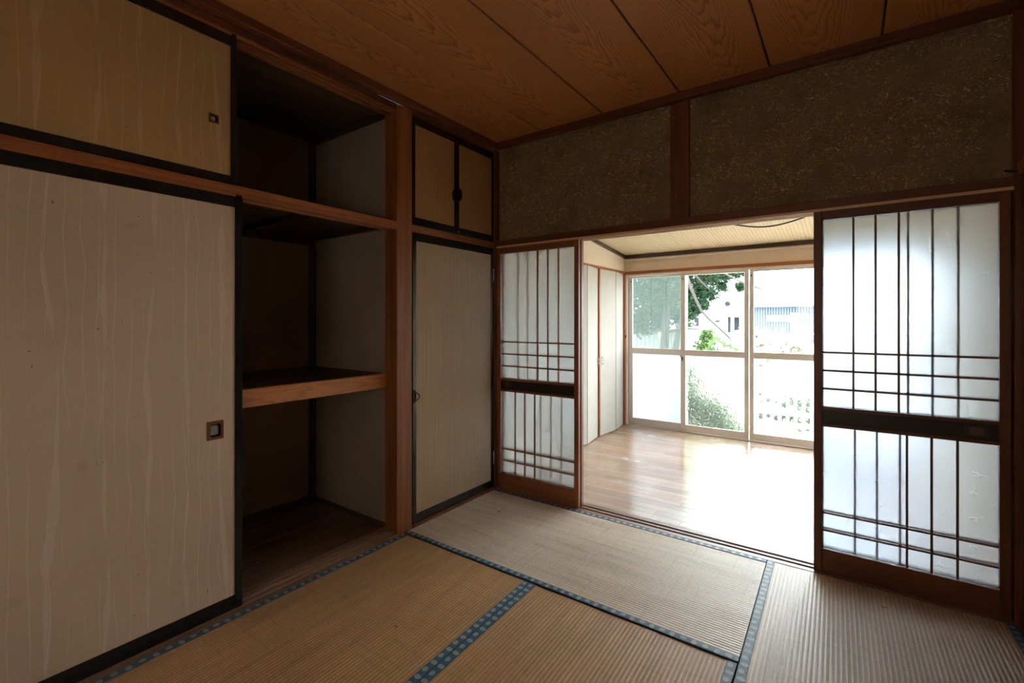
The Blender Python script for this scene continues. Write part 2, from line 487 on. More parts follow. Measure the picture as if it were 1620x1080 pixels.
def wallpaper(name, base, ax):
    t = NT(name)
    c = t.xyz(t.obj())
    a = t.noise(t.comb(t.M('MULTIPLY', c[ax], 220.0), 0.0, t.M('MULTIPLY', c[2], 9.0)), 1.0, 3.0)
    tone = t.noise(t.obj(), 3.0, 3.0)
    col = t.mix(t.M('MULTIPLY', t.smooth(a, 0.35, 0.7), 0.5), base, tuple(b*0.86 for b in base))
    col = t.mix(t.M('MULTIPLY', t.smooth(tone, 0.4, 0.8), 0.35), col, tuple(b*0.82 for b in base))
    t.pbr(col, 0.75, 0, 0.3, t.bump(a, 0.0006, 0.6))
    return t.m
M_WPX = wallpaper('beige sunroom wallpaper x', (0.70, 0.565, 0.44), 0)
M_WPY = wallpaper('beige sunroom wallpaper y', (0.72, 0.61, 0.475), 1)
M_DOORP = wallpaper('off white door cloth', (0.50, 0.48, 0.43), 0)

def rib_ceiling():
    t = NT('ribbed cream ceiling board')
    c = t.xyz(t.obj())
    n = t.noise(t.comb(t.M('MULTIPLY', c[0], 130.0), t.M('MULTIPLY', c[1], 10.0), 0.0), 1.0, 2.0)
    col = t.mix(n, (0.70, 0.58, 0.39), (0.58, 0.47, 0.31))
    t.pbr(col, 0.7, 0, 0.3)
    return t.m
M_SCEIL = rib_ceiling()

def clear_glass():
    t = NT('clear window glass')
    tr = t.n('ShaderNodeBsdfTransparent'); tr.inputs[0].default_value = (0.97, 0.99, 0.98, 1)
    gl = t.n('ShaderNodeBsdfGlossy'); gl.inputs['Roughness'].default_value = 0.02
    mx = t.n('ShaderNodeMixShader'); mx.inputs[0].default_value = 0.05
    t.l(tr.outputs[0], mx.inputs[1]); t.l(gl.outputs[0], mx.inputs[2]); t.l(mx.outputs[0], t.out.inputs[0])
    return t.m
M_GLASS = clear_glass()

def frost(name, tint, rough, trans, normal=None, clear=None, t=None):
    """figured glass: scatters what is behind it and glows with the light that reaches its far side"""
    t = t or NT(name)
    rf = t.n('ShaderNodeBsdfRefraction'); rf.inputs['IOR'].default_value = 1.42
    t.put(rf.inputs['Color'], tint); t.put(rf.inputs['Roughness'], rough)
    tl = t.n('ShaderNodeBsdfTranslucent'); t.put(tl.inputs['Color'], tint)
    gl = t.n('ShaderNodeBsdfGlossy'); gl.inputs['Roughness'].default_value = 0.18
    df = t.n('ShaderNodeBsdfDiffuse'); t.put(df.inputs['Color'], tint)
    if normal is not None:
        for nd in (rf, gl): t.l(normal, nd.inputs['Normal'])
    m1 = t.n('ShaderNodeMixShader'); t.put(m1.inputs[0], trans); t.l(rf.outputs[0], m1.inputs[1]); t.l(tl.outputs[0], m1.inputs[2])
    m2 = t.n('ShaderNodeMixShader'); m2.inputs[0].default_value = 0.04; t.l(m1.outputs[0], m2.inputs[1]); t.l(gl.outputs[0], m2.inputs[2])
    m3 = t.n('ShaderNodeMixShader'); m3.inputs[0].default_value = 0.05; t.l(m2.outputs[0], m3.inputs[1]); t.l(df.outputs[0], m3.inputs[2])
    t.l(m3.outputs[0], t.out.inputs[0])
    return t.m

def sprig_glass():
    """frosted glass with small two-leaf sprigs embossed on it"""
    t = NT('frosted glass with leaf sprigs')
    c = t.xyz(t.obj())
    rr = t.rnd()
    px = t.M('MULTIPLY_ADD', rr, 3.0, c[0]); pz = c[2]
    S = 0.105
    vo = t.n('ShaderNodeTexVoronoi', voronoi_dimensions='2D', feature='F1')
    vo.inputs['Scale'].default_value = 1.0
    vo.inputs['Randomness'].default_value = 0.75
    vec = t.comb(t.M('DIVIDE', px, S), t.M('DIVIDE', pz, S), 0.0)
    t.l(vec, vo.inputs['Vector'])
    dx, dz, _ = t.xyz(t.V('SUBTRACT', vec, vo.outputs['Position']))
    dx = t.M('MULTIPLY', dx, S); dz = t.M('MULTIPLY', dz, S)
    cr, cg, cb = t.xyz(vo.outputs['Color'])
    ang = t.M('MULTIPLY', cr, 6.283)
    ca, sa = t.M('COSINE', ang), t.M('SINE', ang)
    u = t.M('SUBTRACT', t.M('MULTIPLY', dx, ca), t.M('MULTIPLY', dz, sa))
    v = t.M('ADD', t.M('MULTIPLY', dx, sa), t.M('MULTIPLY', dz, ca))
    def leaf(cx, cy, tilt, a, b):
        x = t.M('SUBTRACT', u, cx); y = t.M('SUBTRACT', v, cy)
        ct, st = math.cos(tilt), math.sin(tilt)
        p = t.M('ADD', t.M('MULTIPLY', x, ct), t.M('MULTIPLY', y, st))
        q = t.M('SUBTRACT', t.M('MULTIPLY', y, ct), t.M('MULTIPLY', x, st))
        d = t.M('ADD', t.M('POWER', t.M('DIVIDE', t.M('ABSOLUTE', p), a), 2.0), t.M('POWER', t.M('DIVIDE', t.M('ABSOLUTE', q), b), 2.0))
        return t.M('SUBTRACT', 1.0, t.smooth(d, 0.75, 1.1))
    h = t.M('MAXIMUM', leaf(0.012, 0.006, 0.6, 0.011, 0.0045), leaf(0.002, 0.011, 2.0, 0.009, 0.0040))
    h = t.M('MAXIMUM', h, leaf(-0.006, -0.008, 0.9, 0.016, 0.0008))
    on = t.M('GREATER_THAN', cg, 0.38)
    h = t.M('MULTIPLY', h, on)
    nm = t.bump(h, 0.008, 1.0)
    return frost('', (0.905, 0.935, 0.955), 0.37, t.M('MULTIPLY_ADD', h, -0.06, 0.08), nm, t=t)
M_SHOJI = sprig_glass()

def paper():
    t = NT('warm window paper')
    tl = t.n('ShaderNodeBsdfTranslucent'); tl.inputs[0].default_value = (0.31, 0.24, 0.17, 1)
    df = t.n('ShaderNodeBsdfDiffuse'); df.inputs[0].default_value = (0.7, 0.62, 0.48, 1)
    m = t.n('ShaderNodeMixShader'); m.inputs[0].default_value = 0.25
    t.l(tl.outputs[0], m.inputs[1]); t.l(df.outputs[0], m.inputs[2]); t.l(m.outputs[0], t.out.inputs[0])
    return t.m
M_PAPER = paper()

def hammered():
    t = NT('hammered window glass')
    vo = t.n('ShaderNodeTexVoronoi', feature='SMOOTH_F1'); vo.inputs['Scale'].default_value = 62.0
    t.l(t.V('ADD', t.obj(), t.V('MULTIPLY', t.noise(t.obj(), 30.0, 2.0, color=True), (0.02, 0.02, 0.02))), vo.inputs['Vector'])
    nm = t.bump(vo.outputs['Distance'], 0.016, 1.0)
    return frost('', (0.86, 0.93, 0.86), 0.20, 0.02, nm, t=t)
M_HAMMER = hammered()

def brick_frost():
    """milky glass with rows of faint rounded bars pressed into it"""
    t = NT('milky patterned window glass')
    c = t.xyz(t.obj())
    k = t.M('DIVIDE', c[2], 0.052); row = t.M('FLOOR', k)
    vv = t.M('ABSOLUTE', t.M('SUBTRACT', t.M('FRACT', k), 0.5))
    kk = t.M('ADD', t.M('DIVIDE', c[0], 0.11), t.M('MULTIPLY', row, 0.37))
    hh = t.M('ABSOLUTE', t.M('SUBTRACT', t.M('FRACT', kk), 0.5))
    m = t.M('MULTIPLY', t.M('LESS_THAN', vv, 0.30), t.M('LESS_THAN', hh, 0.36))
    on = t.M('GREATER_THAN', t.noise(t.comb(t.M('FLOOR', kk), row, 0.0), 3.0, 0.0), 0.5)
    m = t.M('MULTIPLY', m, on)
    return frost('', (0.74, 0.77, 0.82), 0.5, t.M('MULTIPLY_ADD', m, -0.18, 0.40), None, t=t)
M_MILK = brick_frost()

def capsule_frost():
    """frosted glass with clear upright capsules of uneven length"""
    t = NT('capsule patterned window glass')
    c = t.xyz(t.obj())
    S = 0.066
    k = t.M('DIVIDE', c[0], S); col = t.M('FLOOR', k)
    u = t.M('MULTIPLY', t.M('SUBTRACT', t.M('FRACT', k), 0.5), S)
    off = t.M('MULTIPLY', t.noise(t.comb(col, 3.3, 0.0), 5.1, 0.0), 0.9)
    P = 0.165
    k2 = t.M('ADD', t.M('DIVIDE', c[2], P), off); row = t.M('FLOOR', k2)
    v = t.M('MULTIPLY', t.M('SUBTRACT', t.M('FRACT', k2), 0.5), P)
    ln = t.M('MULTIPLY', t.smooth(t.noise(t.comb(col, row, 2.0), 7.3, 0.0), 0.3, 0.7), 0.062)
    dv = t.M('MAXIMUM', t.M('SUBTRACT', t.M('ABSOLUTE', v), ln), 0.0)
    d = t.M('SQRT', t.M('ADD', t.M('MULTIPLY', u, u), t.M('MULTIPLY', dv, dv)))
    m = t.M('SUBTRACT', 1.0, t.smooth(d, 0.0175, 0.0205))
    ro = t.M('MULTIPLY_ADD', m, -0.26, 0.32)
    return frost('', (0.88, 0.92, 0.92), ro, t.M('MULTIPLY_ADD', m, -0.16, 0.18), None, t=t)
M_CAPS = capsule_frost()

def netting():
    t = NT('grey insect netting')
    tr = t.n('ShaderNodeBsdfTransparent')
    df = t.n('ShaderNodeBsdfDiffuse'); df.inputs[0].default_value = (0.105, 0.135, 0.125, 1)
    tl = t.n('ShaderNodeBsdfTranslucent'); tl.inputs[0].default_value = (0.105, 0.135, 0.125, 1)
    a = t.n('ShaderNodeMixShader'); t.l(df.outputs[0], a.inputs[1]); t.l(tl.outputs[0], a.inputs[2])
    m = t.n('ShaderNodeMixShader'); m.inputs[0].default_value = 0.42
    t.l(tr.outputs[0], m.inputs[1]); t.l(a.outputs[0], m.inputs[2]); t.l(m.outputs[0], t.out.inputs[0])
    return t.m
M_NET = netting()

def leaf_mat(name, a, b):
    t = NT(name)
    n = t.noise(t.n('ShaderNodeNewGeometry').outputs['Position'], 9.0, 3.0)
    col = t.ramp(n, [(0.3, a), (0.7, b)])
    df = t.n('ShaderNodeBsdfDiffuse'); t.l(col, df.inputs[0])
    tl = t.n('ShaderNodeBsdfTranslucent'); t.l(col, tl.inputs[0])
    m = t.n('ShaderNodeMixShader'); m.inputs[0].default_value = 0.35
    t.l(df.outputs[0], m.inputs[1]); t.l(tl.outputs[0], m.inputs[2]); t.l(m.outputs[0], t.out.inputs[0])
    return t.m
M_LEAF_D = leaf_mat('dark evergreen needles', (0.014, 0.036, 0.020), (0.034, 0.070, 0.036))
M_LEAF_M = leaf_mat('mid green leaves', (0.022, 0.048, 0.024), (0.050, 0.085, 0.038))
M_LEAF_L = leaf_mat('light green leaves', (0.055, 0.095, 0.032), (0.090, 0.135, 0.055))
M_LEAF_P = leaf_mat('pale dry plumes', (0.45, 0.42, 0.34), (0.62, 0.58, 0.50))
M_BARK = plain('grey brown bark', (0.042, 0.036, 0.032), 0.85, 0, 0.2, 0.3, 14.0, (40.0, 0.01))

# ------------------------------------------------------------------ tatami room: shell
XR, YB, ZC = 2.665, -3.66, 2.487            # right wall face, rear wall face, ceiling board underside
b = MB().box(-0.12, XR+0.1, YB, 0.104, -0.16, -0.061)
struct('floor', b, W_DARK, 'dark boarded subfloor under the tatami mats', 'floor')

# ceiling boards
ceil = thing('ceiling', (0, 0, ZC), 'boarded cedar-print ceiling with dark gaps between boards', 'ceiling', kind='structure')
part('backing_panel', MB().box(-0.0, XR, YB, 0.0, ZC+0.012, ZC+0.03), W_DARKX, ceil)
lines = [-0.02, 0.409, 0.857, 1.320, 1.768, 2.212, 2.69]
for i in range(6):
    x0, x1 = lines[i]+0.004, lines[i+1]-0.004
    x1 = min(x1, XR)
    bb = MB().box(x0, x1, YB, 0.0, ZC, ZC+0.012, 0.003)
    part('panel', bb, CEDAR, ceil, ((lines[i]+lines[i+1])/2 + (0.03, -0.04, 0.02, 0.05, -0.03, 0.0)[i], -1.8, ZC))

# ceiling trim
def moulding(name, lo, hi, axis, mat, label):
    (x0, x1, y0, y1, z0, z1) = lo[0], hi[0], lo[1], hi[1], lo[2], hi[2]
    bb = MB().box(x0, x1, y0, y1, z0, z1, 0.003)
    return struct(name, bb, mat, label, 'trim')
moulding('trim_1', (0.0, YB, 2.446), (0.045, 0.0, ZC), 'y', W_RY, 'red-brown ceiling moulding running above the closet')
moulding('trim_2', (0.045, -0.045, 2.446), (XR, 0.0, ZC), 'x', W_RX, 'red-brown ceiling moulding above the plaster panels')
moulding('trim_3', (XR-0.04, YB, 2.446), (XR, -0.045, ZC), 'y', W_RY, 'ceiling moulding along the right wall')

# wall with the sliding screens: plaster panels above the head beam
struct('wall_back_left', MB().box(0.0, 1.262, 0.022, 0.10, 1.79, 2.50), M_PLASTER, 'narrower olive-brown fibre plaster panel above the screens', 'wall')
struct('wall_back_right', MB().box(1.360, 2.64, 0.022, 0.10, 1.79, 2.50), M_PLASTER, 'wide olive-brown fibre plaster panel above the screens', 'wall')
struct('trim_4', MB().box(1.258, 1.364, 0.0, 0.09, 1.787, 2.446, 0.002), W_RZ, 'short dark post between the two plaster panels', 'post')
# head beam with two grooves underneath
head = thing('trim_5', (1.3, 0.0, 1.737), 'red-brown grooved head beam over the sliding screens', 'beam', kind='structure')
part('beam', MB().box(-0.01, 2.63, -0.014, 0.092, 1.748, 1.789, 0.002), W_RX, head)
for y0, y1 in ((-0.014, -0.008), (0.018, 0.026), (0.054, 0.062), (0.085, 0.092)):
    part('groove_rail', MB().box(-0.01, 2.63, y0, y1, 1.735, 1.7485, 0.001), W_LIT, head)
# sill with two grooves
sill = thing('trim_6', (1.3, 0.03, 0.0), 'worn grooved wooden sill between mats and sunroom', 'sill', kind='structure')
part('sill_base', MB().box(0.0, 2.63, -0.032, 0.105, -0.06, -0.006), W_SX, sill)
for y0, y1 in ((-0.032, -0.001), (0.019, 0.038), (0.060, 0.105)):
    part('sill_strip', MB().box(0.0, 2.63, y0, y1, -0.007, 0.001, 0.001), W_SX, sill)

# corner strip and right post
struct('trim_7', MB().box(-0.02, 0.012, -0.030, 0.10, 0.0, 2.446, 0.002), W_RZ, 'thin red-brown upright in the corner beside the tall cupboard door', 'post')
struct('trim_8', MB().box(2.628, 2.70, -0.020, 0.10, -0.03, 2.446, 0.002), W_RZ, 'dark corner post right of the sliding screens', 'post')
struct('wall_right', MB().box(XR, XR+0.08, YB-0.08, 0.10, -0.16, 2.50), M_PLASTER, 'olive-brown plaster wall right of the screens', 'wall')
struct('trim_9', MB().box(2.635, XR, YB, -0.021, 1.792, 1.84, 0.002), W_OY, 'brown picture rail on the right wall', 'trim')
struct('trim_10', MB().box(2.645, XR, -0.14, -0.021, 0.0, 1.791, 0.002), W_RZ, 'dark upright board on the right wall by the corner post', 'trim')
RWX0, RWX1, RWZ0, RWZ1 = 1.20, 2.20, 0.80, 1.60
rw = thing('wall_rear', (1.3, YB, 0.0), 'plaster wall behind the viewer with a paper window', 'wall', kind='structure')
for a in ((-0.9, RWX0, -0.1, 2.5), (RWX1, XR+0.08, -0.1, 2.5), (RWX0, RWX1, -0.1, RWZ0), (RWX0, RWX1, RWZ1, 2.5)):
    part('plaster_panel', MB().box(a[0], a[1], YB-0.08, YB, a[2], a[3]), M_PLASTER, rw)
w2 = thing('window_2', ((RWX0+RWX1)/2, YB-0.04, RWZ0), 'paper-screened window in the wall behind the viewer', 'window', kind='structure')
for k in range(2):
    a = RWX0+k*(RWX1-RWX0)/2; c = a+(RWX1-RWX0)/2
    for q in ((a, a+0.03, RWZ0, RWZ1), (c-0.03, c, RWZ0, RWZ1), (a+0.03, c-0.03, RWZ0, RWZ0+0.03), (a+0.03, c-0.03, RWZ1-0.03, RWZ1)):
        part('window_frame', MB().box(q[0], q[1], YB-0.05, YB-0.02, q[2], q[3], 0.002), W_RX, w2)
    for j in range(1, 4):
        z = RWZ0+0.03+j*(RWZ1-RWZ0-0.06)/4
        part('lattice_bar', MB().box(a+0.03, c-0.03, YB-0.040, YB-0.028, z-0.004, z+0.004), W_RX, w2)
    part('paper_pane', MB().add([(a+0.03, YB-0.041, RWZ0+0.03), (c-0.03, YB-0.041, RWZ0+0.03), (c-0.03, YB-0.041, RWZ1-0.03), (a+0.03, YB-0.041, RWZ1-0.03)], [(0, 1, 2, 3)]), M_PAPER, w2)

# ------------------------------------------------------------------ closet wall (x = 0)
struct('trim_11', MB().box(-0.105, 0.0, -0.926, -0.811, -0.05, 2.446, 0.003), W_OZ, 'orange-brown square post between closet and cupboard', 'post')
mid = thing('trim_12', (0, -1.8, 1.735), 'orange-brown grooved middle rail across the closet', 'beam', kind='structure')
part('beam', MB().box(-0.09, 0.0, YB, -0.9265, 1.746, 1.778, 0.0025), W_OY, mid)
for x0, x1 in ((-0.008, 0.0), (-0.042, -0.034), (-0.090, -0.068)):
    part('groove_rail', MB().box(x0, x1, YB, -0.9265, 1.730, 1.7465, 0.001), W_OY, mid)
struct('trim_13', MB().box(-0.07, 0.0, -0.8105, -0.002, 1.735, 1.776, 0.0025), W_OY, 'orange-brown rail between the small and tall cupboard doors', 'beam')
top = thing('trim_14', (0, -1.8, 2.40), 'dark red-brown grooved top rail above the closet', 'beam', kind='structure')
part('beam', MB().box(-0.09, 0.0, YB, -0.9265, 2.412, 2.446, 0.0025), W_RY, top)
for x0, x1 in ((-0.008, 0.0), (-0.042, -0.034), (-0.090, -0.068)):
    part('groove_rail', MB().box(x0, x1, YB, -0.9265, 2.398, 2.4125, 0.001), W_OY, top)
struct('trim_15', MB().box(-0.07, 0.0, -0.8105, -0.002, 2.424, 2.446, 0.001), W_RY, 'dark strip above the small cupboard doors', 'trim')
# closet sill: three stepped strips between the mat and the closet floor
cs = thing('trim_16', (-0.04, -1.8, 0.0), 'brown grooved sill along the closet floor', 'sill', kind='structure')
part('sill_base', MB().box(-0.12, 0.031, YB, -0.9265, -0.06, -0.012), W_SY, cs)
for x0, x1, zz in ((0.006, 0.031, 0.0), (-0.030, -0.014, 0.0), (-0.066, -0.050, 0.0), (-0.12, -0.086, 0.001)):
    part('sill_strip', MB().box(x0, x1, YB, -0.9265, -0.013, zz, 0.002), W_SY, cs)
struct('trim_17', MB().box(-0.07, 0.028, -0.8105, -0.03, -0.05, 0.003, 0.002), W_OY, 'narrow orange-brown sill under the tall cupboard door', 'sill')

# closet interior
CX, CY = -0.87, -0.91
struct('wall_closet_back', MB().box(CX-0.03, CX, YB, CY+0.02, -0.05, 2.50), M_CWALL, 'beige board at the back of the closet', 'wall')
struct('wall_closet_side', MB().box(CX-0.03, -0.105, CY, CY+0.03, -0.05, 2.50), M_CWALL, 'beige board side wall of the closet', 'wall')
struct('trim_18', MB().box(CX, CX+0.034, CY-0.036, CY, 0.0, 2.42, 0.001), W_DARKZ, 'dark corner batten inside the closet', 'trim')
struct('trim_19', MB().box(CX, CX+0.012, YB, CY-0.0365, 0.0, 0.028, 0.001), W_DARK, 'dark skirting along the back of the closet', 'skirting')
struct('trim_20', MB().box(CX+0.035, -0.106, CY-0.012, CY, 0.0, 0.024, 0.001), W_DARKX, 'dark skirting along the closet side wall', 'skirting')
cf = thing('floor_closet', (-0.5, -2.2, -0.02), 'dark boards on the closet floor', 'floor', kind='structure')
xs = [-0.87, -0.69, -0.50, -0.31, -0.121]
for i in range(4):
    part('plank', MB().box(xs[i]+0.001, xs[i+1]-0.001, YB, CY, -0.02, 0.0, 0.001), W_CFLOOR, cf)
# compartment floor between lower closet and top cupboard, with battens underneath
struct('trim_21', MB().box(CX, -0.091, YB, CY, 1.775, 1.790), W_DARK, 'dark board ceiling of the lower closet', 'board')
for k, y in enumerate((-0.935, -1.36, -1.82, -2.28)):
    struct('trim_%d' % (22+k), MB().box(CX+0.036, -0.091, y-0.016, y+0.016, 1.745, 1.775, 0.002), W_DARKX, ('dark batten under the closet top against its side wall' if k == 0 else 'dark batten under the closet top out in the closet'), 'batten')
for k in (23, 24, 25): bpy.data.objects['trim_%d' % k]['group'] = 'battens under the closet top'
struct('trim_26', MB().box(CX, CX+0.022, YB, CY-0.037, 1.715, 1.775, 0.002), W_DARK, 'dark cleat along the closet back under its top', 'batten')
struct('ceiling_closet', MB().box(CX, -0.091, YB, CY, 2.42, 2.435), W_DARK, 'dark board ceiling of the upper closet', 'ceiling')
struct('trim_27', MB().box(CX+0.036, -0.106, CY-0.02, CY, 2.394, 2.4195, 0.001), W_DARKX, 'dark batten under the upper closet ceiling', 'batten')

# middle shelf
sh = thing('closet_shelf', (-0.48, -1.8, 0.82), 'deep dark-boarded shelf with orange-brown front edge across the open closet', 'shelf')
part('front_rail', MB().box(-0.125, -0.088, YB+0.01, -0.927, 0.821, 0.903, 0.0025), SHELF_EDGE, sh, (-0.1, -1.28, 0.858), label='orange-brown cedar front edge with oval grain')
xs = [-0.869, -0.62, -0.37, -0.126]
for i in range(3):
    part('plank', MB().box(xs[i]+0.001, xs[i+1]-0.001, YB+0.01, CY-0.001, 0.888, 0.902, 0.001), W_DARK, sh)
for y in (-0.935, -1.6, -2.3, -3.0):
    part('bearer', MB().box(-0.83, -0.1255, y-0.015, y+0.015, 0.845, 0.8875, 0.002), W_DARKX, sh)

# behind the cupboard doors
struct('wall_left', MB().box(-0.12, -0.072, -0.811, 0.0, -0.05, 2.50), M_CWALL, 'wall core behind the cupboard doors', 'wall')
struct('wall_closet_outer', MB().box(CX-0.06, CX-0.031, YB, 0.1, -0.1, 2.55), M_CWALL, 'outer wall behind the closet', 'wall')

# ------------------------------------------------------------------ fusuma: big closet sliding panels
def oct_ring(cy, cz, hw, hh, ih, iv, ch, x0, x1):
    """a rectangular plate in the yz plane with an octagonal hole"""
    out = [(-hw, -hh), (hw, -hh), (hw, hh), (-hw, hh)]
    inn = [(-ih+ch, -iv), (ih-ch, -iv), (ih, -iv+ch), (ih, iv-ch), (ih-ch, iv), (-ih+ch, iv), (-ih, iv-ch), (-ih, -iv+ch)]
    m = MB()
    vs = []
    for x in (x0, x1):
        vs += [(x, cy+a, cz+c) for a, c in out] + [(x, cy+a, cz+c) for a, c in inn]
    fs = []
    for s in (0, 12):
        I = [s+4+k for k in range(8)]; O = [s+k for k in range(4)]
        fs += [(O[0], O[1], I[1], I[0]), (O[1], I[2], I[1]), (O[1], O[2], I[3], I[2]), (O[2], I[4], I[3]),
               (O[2], O[3], I[5], I[4]), (O[3], I[6], I[5]), (O[3], O[0], I[7], I[6]), (O[0], I[0], I[7])]
    for k in range(4): fs.append((k, (k+1) % 4, (k+1) % 4+12, k+12))
    for k in range(8): fs.append((4+k, 4+(k+1) % 8, 16+(k+1) % 8, 16+k))
    return m.add(vs, fs)

def octcup(cy, cz, ih, iv, ch, x0, x1):
    inn = [(-ih+ch, -iv), (ih-ch, -iv), (ih, -iv+ch), (ih, iv-ch), (ih-ch, iv), (-ih+ch, iv), (-ih, iv-ch), (-ih, -iv+ch)]
    m = MB()
    vs = [(x0, cy+a, cz+c) for a, c in inn] + [(x1, cy+a*0.86, cz+c*0.86) for a, c in inn]
    return m.add(vs, [(k, (k+1) % 8, (k+1) % 8+8, k+8) for k in range(8)] + [tuple(range(8, 16))])

def fusuma(name, y0, y1, z0, z1, x0, x1, fw, ft, paper, label, pull=None, fb=0.05):
    """frame from x0 (back) to x1 (front); paper set back a little"""
    org = ((x0+x1)/2, (y0+y1)/2, z0)
    t = thing(name, org, label, 'sliding door')
    bv = 0.0025
    part('frame_stile', MB().box(x0, x1, y1-fw, y1, z0, z1, bv), W_BLK, t)
    part('frame_stile', MB().box(x0, x1, y0, y0+fw, z0, z1, bv), W_BLK, t)
    part('frame_rail', MB().box(x0, x1-0.0005, y0+fw, y1-fw, z1-ft, z1, bv), W_BLK, t)
    part('frame_rail', MB().box(x0, x1-0.0005, y0+fw, y1-fw, z0, z0+fb, bv), W_BLK, t)
    xp = x1-0.0045
    if pull:
        cy, cz, hw, hh = pull
        # the paper has a hole where the pull is let in
        m = MB()
        a0, a1, c0, c1 = y0+fw, y1-fw, z0+fb, z1-ft
        h0, h1, g0, g1 = cy-hw*0.7, cy+hw*0.7, cz-hh*0.74, cz+hh*0.74
        m.box(x0+0.002, xp, a0, h0, c0, c1).box(x0+0.002, xp, h1, a1, c0, c1).box(x0+0.002, xp, h0, h1, c0, g0).box(x0+0.002, xp, h0, h1, g1, c1)
        part('paper_face', m, paper, t)
        pl = part('finger_pull', oct_ring(cy, cz, hw, hh, hw*0.66, hh*0.68, hw*0.2, xp, xp+0.002), M_COPPER, t, label='square copper-brown pull plate')
        part('pull_cup', octcup(cy, cz, hw*0.66, hh*0.68, hw*0.2, xp+0.0018, xp-0.010), M_IRON, pl)
        part('cup_face', octcup(cy-0.002, cz, hw*0.56, hh*0.56, hw*0.17, xp-0.0095, xp-0.0035), M_CUP, pl, label='greenish metal centre of the pull')
    else:
        part('paper_face', MB().box(x0+0.002, xp, y0+fw, y1-fw, z0+fb, z1-ft), paper, t)
    return t
fusuma('fusuma_screen', -2.685, -1.762, 0.002, 1.742, -0.022, 0.0, 0.030, 0.057, M_FUSUMA,
       'tall cream paper sliding door with black frame covering the left of the closet', (-1.8665, 0.764, 0.0305, 0.038), 0.058)
fusuma('fusuma_screen', -2.71, -1.785, 1.780, 2.410, -0.022, 0.0, 0.024, 0.056, M_FUSUMA_UP,
       'low wide cream paper sliding door with black frame, above the tall one', (-1.8715, 2.031, 0.0185, 0.0185), 0.034)
fusuma('fusuma_screen', -2.78, -1.86, 0.002, 1.742, -0.058, -0.036, 0.028, 0.030, M_FUSUMA,
       'cream paper sliding door stacked behind the tall front one in the rear track')
fusuma('fusuma_screen', -2.79, -1.88, 1.793, 2.410, -0.058, -0.044, 0.024, 0.026, M_FUSUMA_UP,
       'low cream sliding door stacked behind the top left one in the rear track')
struct('trim_28', MB().box(-0.105, 0.0, -2.82, -2.715, -0.05, 2.446, 0.003), W_OZ, 'brown post at the left end of the closet', 'post')
struct('wall_left_rear', MB().box(-0.08, 0.0, YB, -2.82, -0.05, 2.50), M_PLASTER, 'plaster wall left of the closet', 'wall')

# ------------------------------------------------------------------ cupboard doors
def hinged(y0, y1, z0, z1, fw, paper, label, ft=0.048, fb=0.046):
    t = thing('cupboard_door', (-0.01, (y0+y1)/2, z0), label, 'cupboard door')
    x0, x1, bv = -0.022, 0.004, 0.0025
    part('frame_stile', MB().box(x0, x1, y0, y0+fw, z0, z1, bv), W_BLK, t)
    part('frame_stile', MB().box(x0, x1, y1-fw, y1, z0, z1, bv), W_BLK, t)
    part('frame_rail', MB().box(x0, x1-0.0005, y0+fw, y1-fw, z1-ft, z1, bv), W_BLK, t)
    part('frame_rail', MB().box(x0, x1-0.0005, y0+fw, y1-fw, z0, z0+fb, bv), W_BLK, t)
    part('paper_face', MB().box(x0+0.002, x1-0.005, y0+fw, y1-fw, z0+fb, z1-ft), paper, t)
    return t
def half_pull(t, y, z, sgn):
    pts = []
    for k in range(11):
        a = math.pi*k/10
        pts.append((y + sgn*0.044*math.sin(a)**0.6, z - 0.042*math.cos(a)))
    poly = pts if sgn > 0 else pts[::-1]
    p = part('door_pull', MB().prism(poly, 0.0035, 0.008, 'yz'), M_IRON, t, label='black half-round pull')
    inner = [(y + (a-y)*0.62 + sgn*0.002, z + (c-z)*0.7) for a, c in poly]
    part('pull_rim', MB().prism(inner, 0.008, 0.011, 'yz'), M_IRON, p)
d1 = hinged(-0.810, -0.426, 1.778, 2.422, 0.022, M_LINEN_UP, 'small tan-papered cupboard door with black frame, nearer the post')
half_pull(d1, -0.428, 2.026, -1)
d2 = hinged(-0.424, -0.034, 1.778, 2.422, 0.022, M_LINEN_UP, 'small tan-papered cupboard door with black frame, next to the corner')
half_pull(d2, -0.422, 2.042, 1)
part('screw', MB().tube([(0.002, -0.412, 1.795), (0.006, -0.412, 1.795)], 0.004, 8), M_CHROME, d2)
d3 = hinged(-0.810, -0.034, 0.006, 1.733, 0.030, M_LINEN, 'tall linen-papered cupboard door with glossy black frame beside the post', 0.050, 0.055)
hd = part('door_handle', MB().box(0.0035, 0.006, -0.807, -0.793, 0.722, 0.80, 0.001), M_IRON, d3, label='black drop-loop handle')
lp = [(0.008+0.012*math.sin(math.pi*k/12), -0.798+0.026*math.sin(math.pi*k/12), 0.790-0.060*k/12) for k in range(13)]
part('handle_loop', MB().tube(lp, 0.0036, 8), M_IRON, hd)
for z in (0.22, 1.54):
    part('hinge', MB().tube([(0.004, -0.036, z-0.045), (0.004, -0.036, z+0.045)], 0.005, 10), M_CHROME, d3, label='small pale metal hinge')

